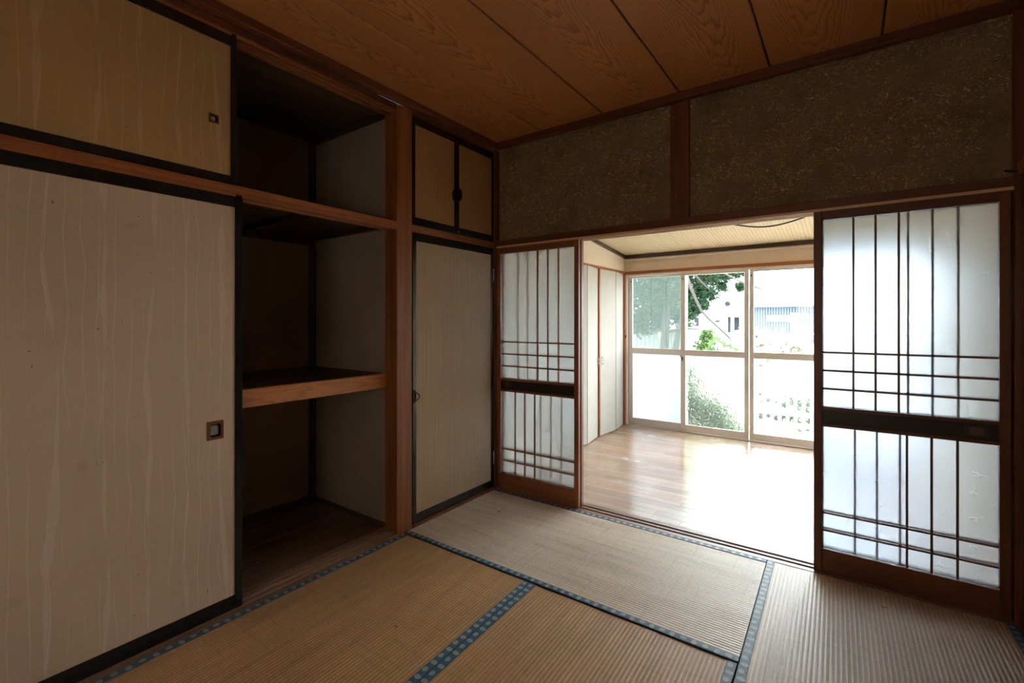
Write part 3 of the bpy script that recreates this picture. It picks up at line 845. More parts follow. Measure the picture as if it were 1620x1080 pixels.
# ------------------------------------------------------------------ sliding lattice screens
def lattice_screen(x0, x1, yf, hand, label, z0=0.002, z1=1.742, front=True):
    """hand +1: lattice uprights sit left above and right below (the right-hand pair); -1 mirrored.  yf = front face"""
    th = 0.029
    y0, y1 = yf, yf+th
    t = thing('lattice_screen', ((x0+x1)/2, yf+th/2, z0), label, 'sliding screen', 'glazed lattice screens in the opening')
    w = x1-x0
    wx, wz = (W_MX, W_MZ) if x1 < 1.0 else (W_RX, W_RZ)
    sw = 0.033
    bv = 0.002
    for a in (x0, x1-sw):
        part('stile', MB().box(a, a+sw, y0, y1, z0, z1, bv), wz, t)
    i0, i1 = x0+sw, x1-sw
    part('top_rail', MB().box(i0, i1, y0, y1, 1.693, z1, bv), wx, t)
    part('bottom_rail', MB().box(i0, i1, y0, y1, z0, 0.115, bv), wx, t)
    part('middle_rail', MB().box(i0, i1, y0, y1, 0.783, 0.798, bv), wx, t)
    part('middle_rail', MB().box(i0, i1, y0, y1, 0.702, 0.717, bv), wx, t)
    wb_ = part('waist_board', MB().box(i0, i1, y0+0.006, y1-0.006, 0.717, 0.783), M_BAND, t, label='near-black waist board')
    px = (i1-0.066) if hand > 0 else (i0+0.058)
    pl = MB()
    cz = 0.750
    out = [(-0.036, -0.021), (0.036, -0.021), (0.036, 0.021), (-0.036, 0.021)]
    pl.prism([(px+a, cz+c) for a, c in out], y0+0.0040, y0+0.0059, 'xz')
    pp = part('finger_pull', pl, M_PLATE, wb_)
    m = MB()
    ih, iv, ch = 0.022, 0.016, 0.005
    o8 = [(-ih+ch, -iv), (ih-ch, -iv), (ih, -iv+ch), (ih, iv-ch), (ih-ch, iv), (-ih+ch, iv), (-ih, iv-ch), (-ih, -iv+ch)]
    vs = [(px+a, y0+0.0018, cz+c) for a, c in o8] + [(px+a*0.86, y0+0.0018, cz+c*0.84) for a, c in o8] + [(px+a*0.80, y0+0.0038, cz+c*0.78) for a, c in o8] + [(px+a, y0+0.004, cz+c) for a, c in o8]
    fs = [(k, (k+1) % 8, (k+1) % 8+8, k+8) for k in range(8)] + [(k+8, (k+1) % 8+8, (k+1) % 8+16, k+16) for k in range(8)] + [tuple(range(16, 24))] + [(k, (k+1) % 8, (k+1) % 8+24, k+24) for k in range(8)]
    m.add(vs, fs)
    # glass
    gy = y0+0.0205
    for a, c in ((0.115, 0.702), (0.798, 1.693)):
        part('glass_pane', MB().box(i0, i1, gy, gy+0.003, a, c), M_SHOJI, t, label='frosted pane embossed with small leaf sprigs')
    # lattice bars
    bw = 0.0085
    ups, los = ((0.123, 0.205, 0.287), None), None
    off = (0.123, 0.205, 0.287)
    yb0, yb1 = y0+0.0075, gy-0.0005
    def X(d, fromleft): return i0+d if fromleft else i1-d
    for d in off:
        x = X(d, hand > 0)
        part('lattice_bar', MB().box(x-bw/2, x+bw/2, yb0, yb1, 0.798, 1.693, 0.001), wz, t)
        x = X(d, hand < 0)
        part('lattice_bar', MB().box(x-bw/2, x+bw/2, yb0, yb1, 0.115, 0.702, 0.001), wz, t)
    for z in (0.203, 0.287, 0.883, 0.970, 1.057):
        part('lattice_bar', MB().box(i0, i1, yb0-0.001, yb1-0.001, z-bw/2, z+bw/2, 0.001), wx, t)
    # cup of the pull
    part('pull_rim', m, M_BRONZE, wb_)
    return t
lattice_screen(0.012, 0.677, -0.010, -1, 'closed-up glazed lattice screen beside the cupboard corner, front one of its pair')
lattice_screen(0.016, 0.683, 0.0205, +1, 'glazed lattice screen tucked behind the front one beside the cupboard corner')
lattice_screen(1.952, 2.620, -0.012, +1, 'large bright glazed lattice screen by the right-hand post, front one of its pair')
lattice_screen(1.958, 2.626, 0.0195, -1, 'glazed lattice screen tucked behind the front one by the right-hand post')

# ------------------------------------------------------------------ tatami mats
def mat(q, lon, rushm, label, herib=(True, True), zt=0.0, hw=0.031):
    """q: four corners (x0y1, x1y1, x1y0, x0y0) = far-left, far-right, near-right, near-left"""
    fl, fr, nr, nl = [Vector((*p, 0)) for p in q]
    org = ((fl+fr+nr+nl)/4)
    org = (org.x, org.y, -0.05)
    t = thing('tatami_mat', org, label, 'tatami mat', 'tatami mats on the floor')
    def P(s, u):      # s left->right, u far->near
        return (fl*(1-s)+fr*s)*(1-u)+(nl*(1-s)+nr*s)*u
    part('mat_core', MB().add([(*P(s, u)[:2], z) for z in (-0.052, zt-0.0035) for s, u in ((0, 0), (1, 0), (1, 1), (0, 1))],
         [(3, 2, 1, 0), (4, 5, 6, 7), (0, 1, 5, 4), (1, 2, 6, 5), (2, 3, 7, 6), (3, 0, 4, 7)]), RUSH_B, t, (org[0], org[1], -0.05))
    # woven face: one rounded rib per warp interval
    W = ((P(0.5, 0)-P(0.5, 1)).length if lon == 'x' else (P(0, 0.5)-P(1, 0.5)).length)
    L = ((P(0, 0.5)-P(1, 0.5)).length if lon == 'x' else (P(0.5, 0)-P(0.5, 1)).length)
    n = int(round(W/0.0155))
    seg = 6
    K = 24
    vs, fs, uv = [], [], []
    for i in range(n*seg+1):
        w = i/(n*seg)
        h = zt - 0.0015*(1-abs(math.sin(math.pi*i/seg))**0.6)
        for k in range(K+1):
            a = k/K
            p = P(a, w) if lon == 'x' else P(w, a)
            sag = -0.0006*math.sin(7*a+0.05*i)
            vs.append((p.x, p.y, h+sag)); uv.append((a*L, (w*n+0.5)*0.0155))
    for i in range(n*seg):
        for k in range(K):
            j = i*(K+1)+k
            fs.append((j, j+1, j+K+2, j+K+1))
    mb = MB().add(vs, fs, True); mb.uv = uv
    part('rush_face', mb, rushm, t, (org[0], org[1], zt))
    f = hw/W
    for side, on in zip((0, 1), herib):
        if not on: continue
        w0, w1 = (0, f) if side == 0 else (1-f, 1)
        c = P(0.5, (w0+w1)/2) if lon == 'x' else P((w0+w1)/2, 0.5)
        m = MB(); K2 = 30; vs = []; fs = []; uv = []
        prof = [(w0, -0.045), (w0, 0.0010), (w0+(w1-w0)*0.08, 0.0018), (w0+(w1-w0)*0.92, 0.0018), (w1, 0.0010), (w1, -0.045)]
        for k in range(K2+1):
            a = k/K2
            for w, z in prof:
                p = P(a, w) if lon == 'x' else P(w, a)
                vs.append((p.x, p.y, zt+z)); uv.append((a*L, (w-(w0+w1)/2)*W))
        for k in range(K2):
            for j in range(5):
                fs.append((k*6+j, k*6+j+1, k*6+j+7, k*6+j+6))
        m.add(vs, fs)
        m.add([vs[j] for j in range(6)], [tuple(range(6))]); m.add([vs[K2*6+j] for j in range(6)], [tuple(range(6))])
        m.uv = uv+uv[:6]+uv[K2*6:K2*6+6]
        ho = m.build('cloth_border', HERI_X if lon == 'x' else HERI_Y, t, (c.x, c.y, zt))
        # turn the pattern to follow a slightly skewed edge
    return t
mat([(0.030, -0.036), (1.754, -0.036), (1.771, -0.897), (0.030, -0.897)], 'x', RUSH_A, 'tatami mat coloured pale for window sheen, lying along the open screens, ribs parallel to the sill', zt=0.001)
mat([(1.757, -0.036), (2.632, -0.036), (2.650, -1.80), (1.793, -1.80)], 'y', RUSH_C, 'greyish tatami mat in front of the bright right-hand screen', zt=0.0)
mat([(0.033, -0.903), (0.891, -0.903), (0.945, -2.66), (0.033, -2.66)], 'y', RUSH_B, 'brown tatami mat along the open closet', zt=-0.002)
mat([(0.8935, -0.903), (1.769, -0.903), (1.790, -2.66), (0.9475, -2.66)], 'y', RUSH_B, 'brown tatami mat in the middle foreground, right of the double patterned border', zt=-0.002)
mat([(1.795, -1.806), (2.650, -1.806), (2.650, -3.64), (1.795, -3.64)], 'y', RUSH_C, 'tatami mat under the viewer by the right wall', zt=0.0)
mat([(0.033, -2.666), (1.790, -2.666), (1.790, -3.64), (0.033, -3.64)], 'x', RUSH_B, 'tatami mat at the rear of the room behind the viewer', zt=0.0)

# ------------------------------------------------------------------ sunroom
SX0, SX1, SY1 = -0.03, 2.62, 2.49
sf = thing('floor_sunroom', (1.3, 1.3, 0.0), 'glossy pinkish-brown strip wood floor of the sunroom', 'floor', kind='structure')
part('subfloor', MB().box(SX0-0.3, SX1+0.05, 0.105, SY1+0.12, -0.10, -0.016), W_DARK, sf)
rng = random.Random(3)
pw = 0.0752
ny = int(math.ceil((SY1-0.106)/pw))
for j in range(ny):
    y0 = 0.106+j*pw; y1 = min(y0+pw, SY1)
    if y1-y0 < 0.012: continue
    x = -0.06 - (rng.random()*0.7)
    while x < SX1:
        ln = rng.choice((0.3, 0.6, 0.9, 0.9))
        a, c = max(x, -0.06), min(x+ln, SX1)
        if c-a > 0.02:
            part('plank', MB().box(a+0.0003, c-0.0003, y0+0.0003, y1-0.0003, -0.015, 0.0, 0.0006), M_FLOOR, sf)
        x += ln

# left wall of the sunroom with two bifold doors
struct('wall_sunroom_left', MB().box(SX0-0.06, SX0, 0.10, SY1+0.05, 1.782, 2.45), M_WPY, 'beige wallpaper above the folding doors', 'wall')
struct('trim_29', MB().box(SX0-0.05, SX0+0.008, 0.10, SY1, 1.752, 1.781, 0.002), W_OY, 'thin brown rail above the folding doors', 'trim')
struct('wall_sunroom_closet', MB().box(-0.75, -0.72, 0.10, SY1+0.05, -0.1, 2.45), M_CWALL, 'back of the shallow closet behind the folding doors', 'wall')
struct('floor_sunroom_closet', MB().box(-0.72, -0.062, 0.10, SY1+0.05, -0.1, -0.002), W_CFLOOR, 'floor of the closet behind the folding doors', 'floor')
struct('trim_30', MB().box(SX0-0.05, SX0+0.024, 1.758, 1.784, 0.0, 1.752, 0.002), W_OZ, 'orange-brown upright between the folding doors', 'post')
struct('trim_31', MB().box(SX0-0.05, SX0+0.016, 2.463, 2.489, 0.0, 1.752, 0.002), W_OZ, 'thin orange-brown upright beside the window', 'post')
def bifold(name, pts, label, hy):
    t = thing(name, ((pts[0][0]+pts[2][0])/2, (pts[0][1]+pts[2][1])/2, 0.006), label, 'folding door', kind='structure')
    for i in range(2):
        a, c = Vector(pts[i]), Vector(pts[i+1])
        d = (c-a).normalized(); nrm = Vector((d.y, -d.x))
        a2, c2 = a+d*0.001, c-d*0.001
        m = MB(); q = [a2, c2, c2-nrm*0.022, a2-nrm*0.022]
        m.prism([(p.x, p.y) for p in q][::-1], 0.010, 1.748, 'xy')
        lf = part('door_leaf', m, M_DOORP, t)
        for s, e in ((a2, 0.0035), (c2-d*0.0035, 0.0035)):
            p0 = s; p1 = s+d*e
            qq = [p0+nrm*0.0012, p1+nrm*0.0012, p1-nrm*0.001, p0-nrm*0.001]
            part('edge_strip', MB().prism([(p.x, p.y) for p in qq][::-1], 0.010, 1.748, 'xy'), W_OZ, lf)
        if i == hy[0]:
            p = a+d*hy[1]
            q = p+nrm*0.001
            hb = MB()
            qq = [q-d*0.012, q+d*0.012, q+d*0.012+nrm*0.003, q-d*0.012+nrm*0.003]
            hb.prism([(v.x, v.y) for v in qq], 0.735, 0.845, 'xy')
            hp = part('handle_plate', hb, M_CHROME, lf) if False else part('handle_plate', hb, M_CHROME, t, label='small chrome handle plate')
            g = [(q+nrm*0.003).to_3d()+Vector((0, 0, 0.755)), (q+nrm*0.018).to_3d()+Vector((0, 0, 0.765)), (q+nrm*0.018).to_3d()+Vector((0, 0, 0.815)), (q+nrm*0.003).to_3d()+Vector((0, 0, 0.825))]
            part('handle_grip', MB().tube(g, 0.004, 8), M_CHROME, hp)
    return t
bifold('door_1', [(-0.035, 1.10), (0.030, 1.415), (-0.020, 1.752)], 'off-white folding door nearer the lattice screens, slightly buckled open', (1, 0.315))
bifold('door_2', [(-0.010, 1.787), (0.012, 2.140), (-0.035, 2.458)], 'off-white folding door beside the window, slightly buckled open', (0, 0.045))
struct('trim_32', MB().box(SX0-0.05, SX0+0.01, 1.06, 1.094, 0.0, 1.752, 0.002), W_OZ, 'upright at the near end of the folding doors', 'post')
struct('wall_sunroom_near', MB().box(SX0-0.05, SX0, 0.10, 1.06, 0.0, 1.752), M_WPY, 'sunroom wall strip behind the lattice screens', 'wall')
struct('wall_sunroom_right', MB().box(SX1, SX1+0.06, 0.10, SY1+0.06, -0.05, 2.45), M_WPY, 'beige papered wall on the right of the sunroom', 'wall')
struct('wall_sunroom_back', MB().box(SX0-0.7, SX1+0.06, 0.101, 0.125, 1.79, 2.50), M_WPX, 'sunroom side of the wall above the screens', 'wall')

# sloping ribbed ceiling
def zc(y): return 1.965+0.10*(SY1-y)
cs2 = thing('ceiling_sunroom', (1.3, 1.3, 2.0), 'sloping cream ribbed ceiling of the sunroom', 'ceiling', kind='structure')
m = MB()
m.prism([(0.09, zc(0.09)+0.02), (0.09, zc(0.09)+0.004), (SY1+0.05, zc(SY1+0.05)+0.004), (SY1+0.05, zc(SY1+0.05)+0.02)], SX0-0.05, SX1+0.02, 'yz')
part('backing_panel', m, M_SCEIL, cs2)
m = MB(); rp = 0.030; n = int((SX1-SX0)/rp)
for i in range(n):
    x0 = SX0+i*rp
    prof = [(x0+0.0012, 0.004), (x0+0.003, 0.0), (x0+rp-0.003, 0.0), (x0+rp-0.0012, 0.004)]
    vs = [(x, y, zc(y)+z) for y in (0.126, SY1) for x, z in prof]
    m.add(vs, [(0, 1, 5, 4), (1, 2, 6, 5), (2, 3, 7, 6)])
part('ribbing', m, M_SCEIL, cs2, (1.3, 1.3, 2.0), kind='stuff')
m = MB()
y0, y1 = 0.126, SY1
m.prism([(y0, zc(y0)-0.036), (y0, zc(y0)-0.001), (y1, zc(y1)-0.001), (y1, zc(y1)-0.036)], SX0, SX0+0.022, 'yz')
struct('trim_33', m, W_TRIMY, 'dark sloping moulding above the folding-door wall', 'trim')
struct('trim_34', MB().box(SX0+0.022, SX1, SY1-0.022, SY1, 1.926, zc(SY1)-0.0005, 0.002), W_TRIM, 'dark moulding between sunroom ceiling and window wall', 'trim')
struct('wall_window', MB().box(SX0-0.06, SX1+0.06, SY1, SY1+0.10, 1.777, 2.45), M_WPX, 'beige wallpaper band above the window', 'wall')
struct('trim_35', MB().box(SX0, SX1, SY1-0.010, SY1+0.04, 1.745, 1.777, 0.002), W_OX, 'brown lintel strip above the window', 'trim')
struct('wall_window_left', MB().box(-0.75, SX0-0.001, SY1, SY1+0.10, -0.1, 1.777), M_WPX, 'window wall behind the folding-door closet', 'wall')
struct('roof', MB().box(-1.1, 3.0, -3.9, 3.2, 2.56, 2.66), plain('dark roof underside', (0.10, 0.08, 0.07), 0.8), 'house roof slab over both rooms with its eave', 'roof')
struct('wall_foundation', MB().box(-0.9, 2.75, 2.60, 2.66, -0.52, -0.02), plain('grey concrete base', (0.36, 0.36, 0.35), 0.85), 'concrete foundation under the window', 'wall')

# aluminium window: four sliding sashes
win = thing('window_1', (1.28, SY1, -0.005), 'four-pane sliding aluminium window with clear uppers and patterned lower glass', 'window', kind='structure')
FX0, FX1 = -0.026, 2.586
part('window_frame', MB().box(FX0, FX0+0.022, SY1, SY1+0.095, 0.0, 1.745, 0.002), M_ALU, win)
part('window_frame', MB().box(FX1-0.022, FX1, SY1, SY1+0.095, 0.0, 1.745, 0.002), M_ALU, win)
part('window_frame', MB().box(FX0+0.022, FX1-0.022, SY1, SY1+0.095, 1.722, 1.745, 0.002), M_ALU, win)
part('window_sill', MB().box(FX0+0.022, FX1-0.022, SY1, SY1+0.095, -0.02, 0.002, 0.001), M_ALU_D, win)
part('window_sill', MB().box(SX1*0+FX1, SX1, SY1, SY1+0.095, -0.02, 1.745, 0.001), M_WPX, win) if False else None
for y in (SY1+0.012, SY1+0.048, SY1+0.084):
    part('track', MB().box(FX0+0.022, FX1-0.022, y-0.003, y+0.003, 0.002, 0.010, 0.0005), M_ALU, win)
def sash(x0, x1, y0, sl, sr, low, lab):
    y1 = y0+0.026
    bv = 0.0015
    s = part('sash', MB().box(x0, x1, y0, y1, 1.700, 1.721, bv), M_ALU, win, label=lab)
    part('sash_stile', MB().box(x0, x0+sl, y0, y1, 0.012, 1.6995, bv), M_ALU, s)
    part('sash_stile', MB().box(x1-sr, x1, y0, y1, 0.012, 1.6995, bv), M_ALU, s)
    part('sash_rail', MB().box(x0+sl, x1-sr, y0+0.002, y1-0.002, 0.012, 0.083, bv), M_ALU, s)
    part('sash_rail', MB().box(x0+sl, x1-sr, y0+0.002, y1-0.002, 0.830, 0.894, bv), M_ALU, s)
    for z in (0.0905, 0.8225, 0.9015, 1.6925):
        pass
    gy = y0+0.011
    part('glass_pane', MB().box(x0+sl, x1-sr, gy, gy+0.003, 0.894, 1.6995), M_GLASS, s)
    part('glass_pane', MB().box(x0+sl, x1-sr, gy, gy+0.0035, 0.083, 0.830), low[0], s, label=low[1])
    return s
YI, YO = SY1+0.012, SY1+0.048
s1 = sash(-0.003, 0.655, YO, 0.049, 0.045, (M_MILK, 'milky glass with rows of faint pressed bars'), 'sash nearest the folding doors')
s2 = sash(0.606, 1.277, YI, 0.050, 0.042, (M_HAMMER, 'hammered glass with greenery behind'), 'sash with hammered lower glass')
s3 = sash(1.283, 1.955, YI, 0.038, 0.050, (M_CAPS, 'frosted glass with upright capsule shapes'), 'sash with capsule-patterned lower glass')
s4 = sash(1.905, 2.563, YO, 0.045, 0.049, (M_MILK, None), 'sash mostly hidden behind the right lattice screen')
for s in (s1, s2, s3, s4): pass
net = part('insect_screen', MB().box(0.03, 0.63, SY1+0.0832, SY1+0.0838, 0.03, 1.70), M_NET, win, label='grey insect netting outside the left sash')
fr = MB().box(0.0, 0.03, SY1+0.078, SY1+0.09, 0.012, 1.72, 0.001).box(0.63, 0.66, SY1+0.078, SY1+0.09, 0.012, 1.72, 0.001).box(0.03, 0.63, SY1+0.078, SY1+0.09, 1.70, 1.72, 0.001).box(0.03, 0.63, SY1+0.078, SY1+0.09, 0.012, 0.03, 0.001)
part('screen_frame', fr, M_ALU, win)
lk = part('window_latch', MB().box(0.618, 0.630, YI-0.010, YI-0.0005, 0.775, 0.815, 0.002), M_PLATE, win, label='small dark crescent latch')
part('latch_lever', MB().tube([(0.624, YI-0.012, 0.80), (0.612, YI-0.02, 0.822), (0.608, YI-0.02, 0.835)], 0.0035, 8), M_PLATE, lk)
for x, yy in ((0.024, YO), (0.627, YI), (1.300, YI)):
    part('bumper', MB().box(x-0.005, x+0.005, yy-0.004, yy-0.0005, 1.655, 1.672, 0.001), M_IRON, win)
part('wall_catch', MB().box(SX0+0.0165, SX0+0.026, SY1-0.02, SY1-0.006, 1.01, 1.045, 0.002), M_IRON, win)

# curtain rail and cable
M_RAIL = plain('off white enamel rail', (0.72, 0.68, 0.64), 0.4, 0.1)
cr = thing('curtain_rail', (1.2, SY1-0.03, 1.905), 'thin grey curtain rail with small hooks under the dark moulding', 'curtain rail')
part('rail', MB().box(SX0+0.02, SX1-0.02, SY1-0.042, SY1-0.026, 1.897, 1.909, 0.001), M_RAIL, cr)
for k in range(5):
    x = 0.10+k*0.58
    part('bracket', MB().box(x-0.008, x+0.008, SY1-0.03, SY1-0.0005, 1.908, 1.920, 0.001), M_CHROME, cr)
for k in range(16):
    x = 0.02+k*0.024 if k < 12 else 0.40+0.05*(k-12)
    part('hook', MB().tube([(x, SY1-0.033, 1.901), (x, SY1-0.033, 1.888), (x+0.004, SY1-0.036, 1.884)], 0.0022, 6), M_CHROME, cr)
pts = []
for k in range(25):
    s = k/24
    x = 1.29+0.52*s; y = 1.695
    zz = zc(y)-0.006-0.046*math.sin(math.pi*s)
    pts.append((x, y, zz))
cb = MB().tube(pts, 0.006, 8)
o = cb.build('hanging_cable', M_CABLE, None, centre(cb)); o['label'] = 'black cable sagging in a shallow arc under the sunroom ceiling'; o['category'] = 'cable'

def scrap(x, y, z, L, yaw, lab):
    m = MB(); n = 7
    vs = []
    for k in range(n):
        s_ = k/(n-1)-0.5
        w = 0.0028*(1-abs(2*s_)**2)+0.0004
        px, pz = s_*L, 0.0015+0.006*(4*s_*s_)
        for q in (-1, 1):
            vs.append((x+px*math.cos(yaw)-q*w*math.sin(yaw), y+px*math.sin(yaw)+q*w*math.cos(yaw), z+pz))
    m.add(vs, [(2*k, 2*k+1, 2*k+3, 2*k+2) for k in range(n-1)])
    m.add([(a, b2, c+0.0008) for a, b2, c in vs], [(2*k, 2*k+2, 2*k+3, 2*k+1) for k in range(n-1)])
    o = m.build('dry_leaf_scrap', M_SCRAP, None, centre(m)); o['label'] = lab; o['category'] = 'leaf scrap'
M_SCRAP = plain('dark dry leaf', (0.05, 0.035, 0.025), 0.7)
scrap(0.296, -0.357, 0.001, 0.030, 1.2, 'tiny dark curled scrap on the pale mat by the cupboard corner')
scrap(2.21, -0.192, 0.0, 0.024, -0.4, 'tiny dark curled scrap on the mat below the bright right-hand screen')
scrap(0.637, -1.473, -0.002, 0.018, 0.3, 'tiny dark scrap on the brown mat left of the double patterned border')
hk = MB().tube([(2.598, -0.024, 1.812), (2.620, -0.030, 1.806), (2.648, -0.030, 1.797)], 0.0045, 8)
o = hk.build('cord_stub', M_CABLE, None, centre(hk)); o['label'] = 'short black cord stub at the corner post above the right-hand screen'; o['category'] = 'cord'

# ------------------------------------------------------------------ garden
GZ = -0.52
struct('ground', MB().box(-60, 60, 2.66, 80, GZ-0.1, GZ), plain('pale dry garden soil', (0.42, 0.38, 0.31), 0.9, 0, 0.2, 0.25, 3.0), 'pale garden ground outside the window', 'ground')

def leaves(n, blobs, size, rng, flat=0.0, aspect=0.45):
    m = MB()
    tot = sum(bq[3] for bq in blobs)
    for bq in blobs:
        c = Vector(bq[:3]); r = bq[3]; sz = bq[4] if len(bq) > 4 else 1.0
        for _ in range(int(n*r/tot)):
            d = Vector((rng.gauss(0, 1), rng.gauss(0, 1), rng.gauss(0, 1))).normalized()*r*min(1.25, abs(rng.gauss(0, 0.60)))
            p = c+Vector((d.x, d.y, d.z*sz))
            u = Vector((rng.gauss(0, 1), rng.gauss(0, 1), rng.gauss(0, 0.6)-flat)).normalized()
            v = u.cross(Vector((rng.gauss(0, 1), rng.gauss(0, 1), rng.gauss(0, 1)))).normalized()
            s = size*(0.6+0.8*rng.random())
            a, bb2 = u*s, v*s*aspect
            m.v += [tuple(p-a), tuple(p+bb2*0.9), tuple(p+a), tuple(p-bb2*0.9)]
            k = len(m.v)-4
            m.f.append((k, k+1, k+2, k+3)); m.sm.append(False)
    return m

def limb(pts, r0, r1, seg=8):
    n = len(pts)
    return MB().tube(pts, [r0+(r1-r0)*i/(n-1) for i in range(n)], seg)

rg = random.Random(11)
# evergreen with two trunks
ev = thing('evergreen_tree', (-1.0, 7.0, GZ), 'bushy evergreen with two pale trunks outside the left sash', 'tree')
part('trunk', limb([(-1.02, 7.0, GZ), (-1.00, 7.0, 0.6), (-0.98, 7.02, 1.2), (-0.92, 7.0, 1.9), (-0.9, 7.0, 2.8)], 0.105, 0.06), M_BARK, ev)
part('trunk', limb([(-0.86, 7.05, GZ), (-0.78, 7.05, 0.6), (-0.70, 7.05, 1.0), (-0.55, 7.05, 1.6), (-0.40, 7.0, 2.4)], 0.075, 0.035), M_BARK, ev)
part('branch', limb([(-0.90, 7.0, 0.98), (-0.6, 6.9, 1.05), (-0.2, 6.8, 1.03)], 0.03, 0.012), M_BARK, ev)
part('branch', limb([(-1.0, 7.0, 1.45), (-1.5, 6.9, 1.55), (-2.0, 6.8, 1.65)], 0.03, 0.012), M_BARK, ev)
fol = leaves(30000, [(-1.5, 7.1, 2.5, 0.85), (-1.0, 6.9, 2.35, 0.72), (-0.75, 7.2, 2.7, 0.7), (-1.9, 7.1, 1.9, 0.55), (-1.25, 6.9, 1.75, 0.45, 0.7), (-0.85, 7.3, 1.75, 0.38, 0.6), (-1.9, 7.2, 1.25, 0.36, 0.7), (-0.2, 7.2, 2.75, 0.6), (-1.5, 7.3, 1.35, 0.35, 0.8), (-1.15, 7.4, 1.45, 0.3), (-0.75, 7.5, 1.3, 0.25), (-1.65, 7.4, 1.1, 0.25), (-1.25, 7.6, 1.15, 0.2)], 0.062, rg, 0.3, 0.32)
part('foliage', fol, M_LEAF_D, ev, (-1.0, 7.0, GZ), kind='stuff')
ev.location = (-1.12, 7.36, GZ)
# lighter spreading tree whose branch crosses the second pane
sp = thing('maple_tree', (-0.6, 5.6, GZ), 'spreading green tree with a long bare branch crossing the second pane', 'tree')
part('branch', limb([(-0.3, 5.4, 2.35), (-0.13, 5.4, 2.0), (-0.05, 5.4, 1.76), (0.03, 5.4, 1.56), (0.11, 5.4, 1.38), (0.24, 5.4, 1.23), (0.42, 5.4, 1.06), (0.54, 5.4, 0.94)], 0.032, 0.013, 7), M_BARK, sp)
part('branch', limb([(-0.3, 5.5, 2.4), (0.2, 5.5, 2.12), (0.5, 5.5, 1.95), (0.78, 5.5, 1.78), (1.0, 5.5, 1.7)], 0.022, 0.011, 6), M_BARK, sp)
part('branch', limb([(0.54, 5.4, 0.94), (0.57, 5.4, 0.89), (0.56, 5.4, 0.82)], 0.012, 0.007, 5), M_BARK, sp)
part('branch', limb([(-0.1, 5.5, 2.1), (0.1, 5.5, 1.85), (0.32, 5.5, 1.62)], 0.018, 0.009, 5), M_BARK, sp)
part('trunk', limb([(-1.6, 5.4, GZ), (-1.55, 5.4, 0.8), (-1.35, 5.5, 1.8), (-0.8, 5.6, 2.4)], 0.07, 0.035), M_BARK, sp)
fol = leaves(16000, [(-0.25, 5.7, 1.9, 0.26), (-0.18, 5.7, 1.62, 0.20), (-0.05, 5.7, 1.46, 0.15), (0.05, 5.7, 1.72, 0.17), (0.02, 5.8, 1.95, 0.20), (0.25, 5.7, 1.95, 0.16), (0.22, 5.6, 1.66, 0.11), (0.42, 5.7, 1.98, 0.13), (0.38, 5.7, 1.78, 0.08), (0.60, 5.8, 2.0, 0.12, 0.6), (-0.15, 5.7, 1.34, 0.10), (0.12, 5.6, 1.48, 0.08), (0.66, 5.7, 1.78, 0.07), (0.15, 5.8, 2.25, 0.3)], 0.034, rg, 0.2, 0.45)
part('foliage', fol, M_LEAF_D, sp, (-0.6, 5.6, GZ), kind='stuff')
# big-leaved plant low in the second pane
fg = thing('broadleaf_sapling', (0.62, 4.05, GZ), 'young plant with large lobed light green leaves behind the second pane', 'plant')
part('stem', limb([(0.62, 4.05, GZ), (0.64, 4.05, 0.3), (0.66, 4.04, 0.86)], 0.012, 0.006, 6), M_BARK, fg)
part('stem', limb([(0.63, 4.05, 0.2), (0.74, 4.05, 0.5), (0.84, 4.04, 0.80)], 0.009, 0.004, 6), M_BARK, fg)
def lobed(c, s, yaw, tilt):
    vs = [(0, 0, 0)]
    lobes = 5
    for k in range(lobes*2+1):
        a = -2.2+4.4*k/(lobes*2)
        r = s*(1.0 if k % 2 == 1 else 0.42)
        vs.append((math.sin(a)*r, 0.03*s*(k % 2), math.cos(a)*r))
    fs = [(0, k, k+1) for k in range(1, lobes*2+1)]
    Mx = Matrix.Translation(c) @ Matrix.Rotation(yaw, 4, 'Z') @ Matrix.Rotation(tilt, 4, 'Y')
    return [tuple(Mx @ Vector(v)) for v in vs], fs
for (x, z, s, ti) in ((0.58, 0.90, 0.085, -0.7), (0.64, 0.95, 0.09, 0.2), (0.72, 0.89, 0.08, 1.0), (0.80, 0.86, 0.07, 0.5), (0.88, 0.82, 0.07, 1.3), (0.52, 0.80, 0.08, -1.2), (0.66, 0.78, 0.09, 0.0), (0.74, 0.72, 0.08, 0.8), (0.55, 0.66, 0.09, -0.6), (0.70, 0.55, 0.09, 0.3), (0.60, 0.42, 0.09, -0.3)):
    v, f = lobed((x, 4.05+rg.uniform(-.05, .05), z), s, rg.uniform(-0.4, 0.4), ti)
    m = MB().add(v, f)
    part('leaf', m, M_LEAF_L, fg)
# shrubs close to the window
def bush(name, c, r, mat_, n, size, label, blobs=None):
    t = thing(name, (c[0], c[1], GZ), label, 'shrub')
    m = MB()
    for k in range(6):
        a = k*1.05
        m.tube([(c[0], c[1], GZ), (c[0]+0.4*r*math.cos(a), c[1]+0.4*r*math.sin(a), GZ+0.6*r), (c[0]+0.7*r*math.cos(a), c[1]+0.7*r*math.sin(a), c[2]+0.3*r)], [0.012, 0.008, 0.003], 5)
    part('stem', m, M_BARK, t)
    part('foliage', leaves(n, blobs or [(c[0], c[1], c[2], r)], size, rg, 0, 0.5), mat_, t, (c[0], c[1], GZ), kind='stuff')
bush('leafy_shrub', (0.50, 3.35, 0.10), 0.40, M_LEAF_M, 4200, 0.045, 'rounded green shrub seen through the hammered pane', [(0.50, 3.22, 0.10, 0.34), (0.45, 3.22, 0.45, 0.24), (0.80, 3.2, -0.08, 0.28), (1.0, 3.15, -0.15, 0.20), (0.75, 3.2, 0.12, 0.2)])
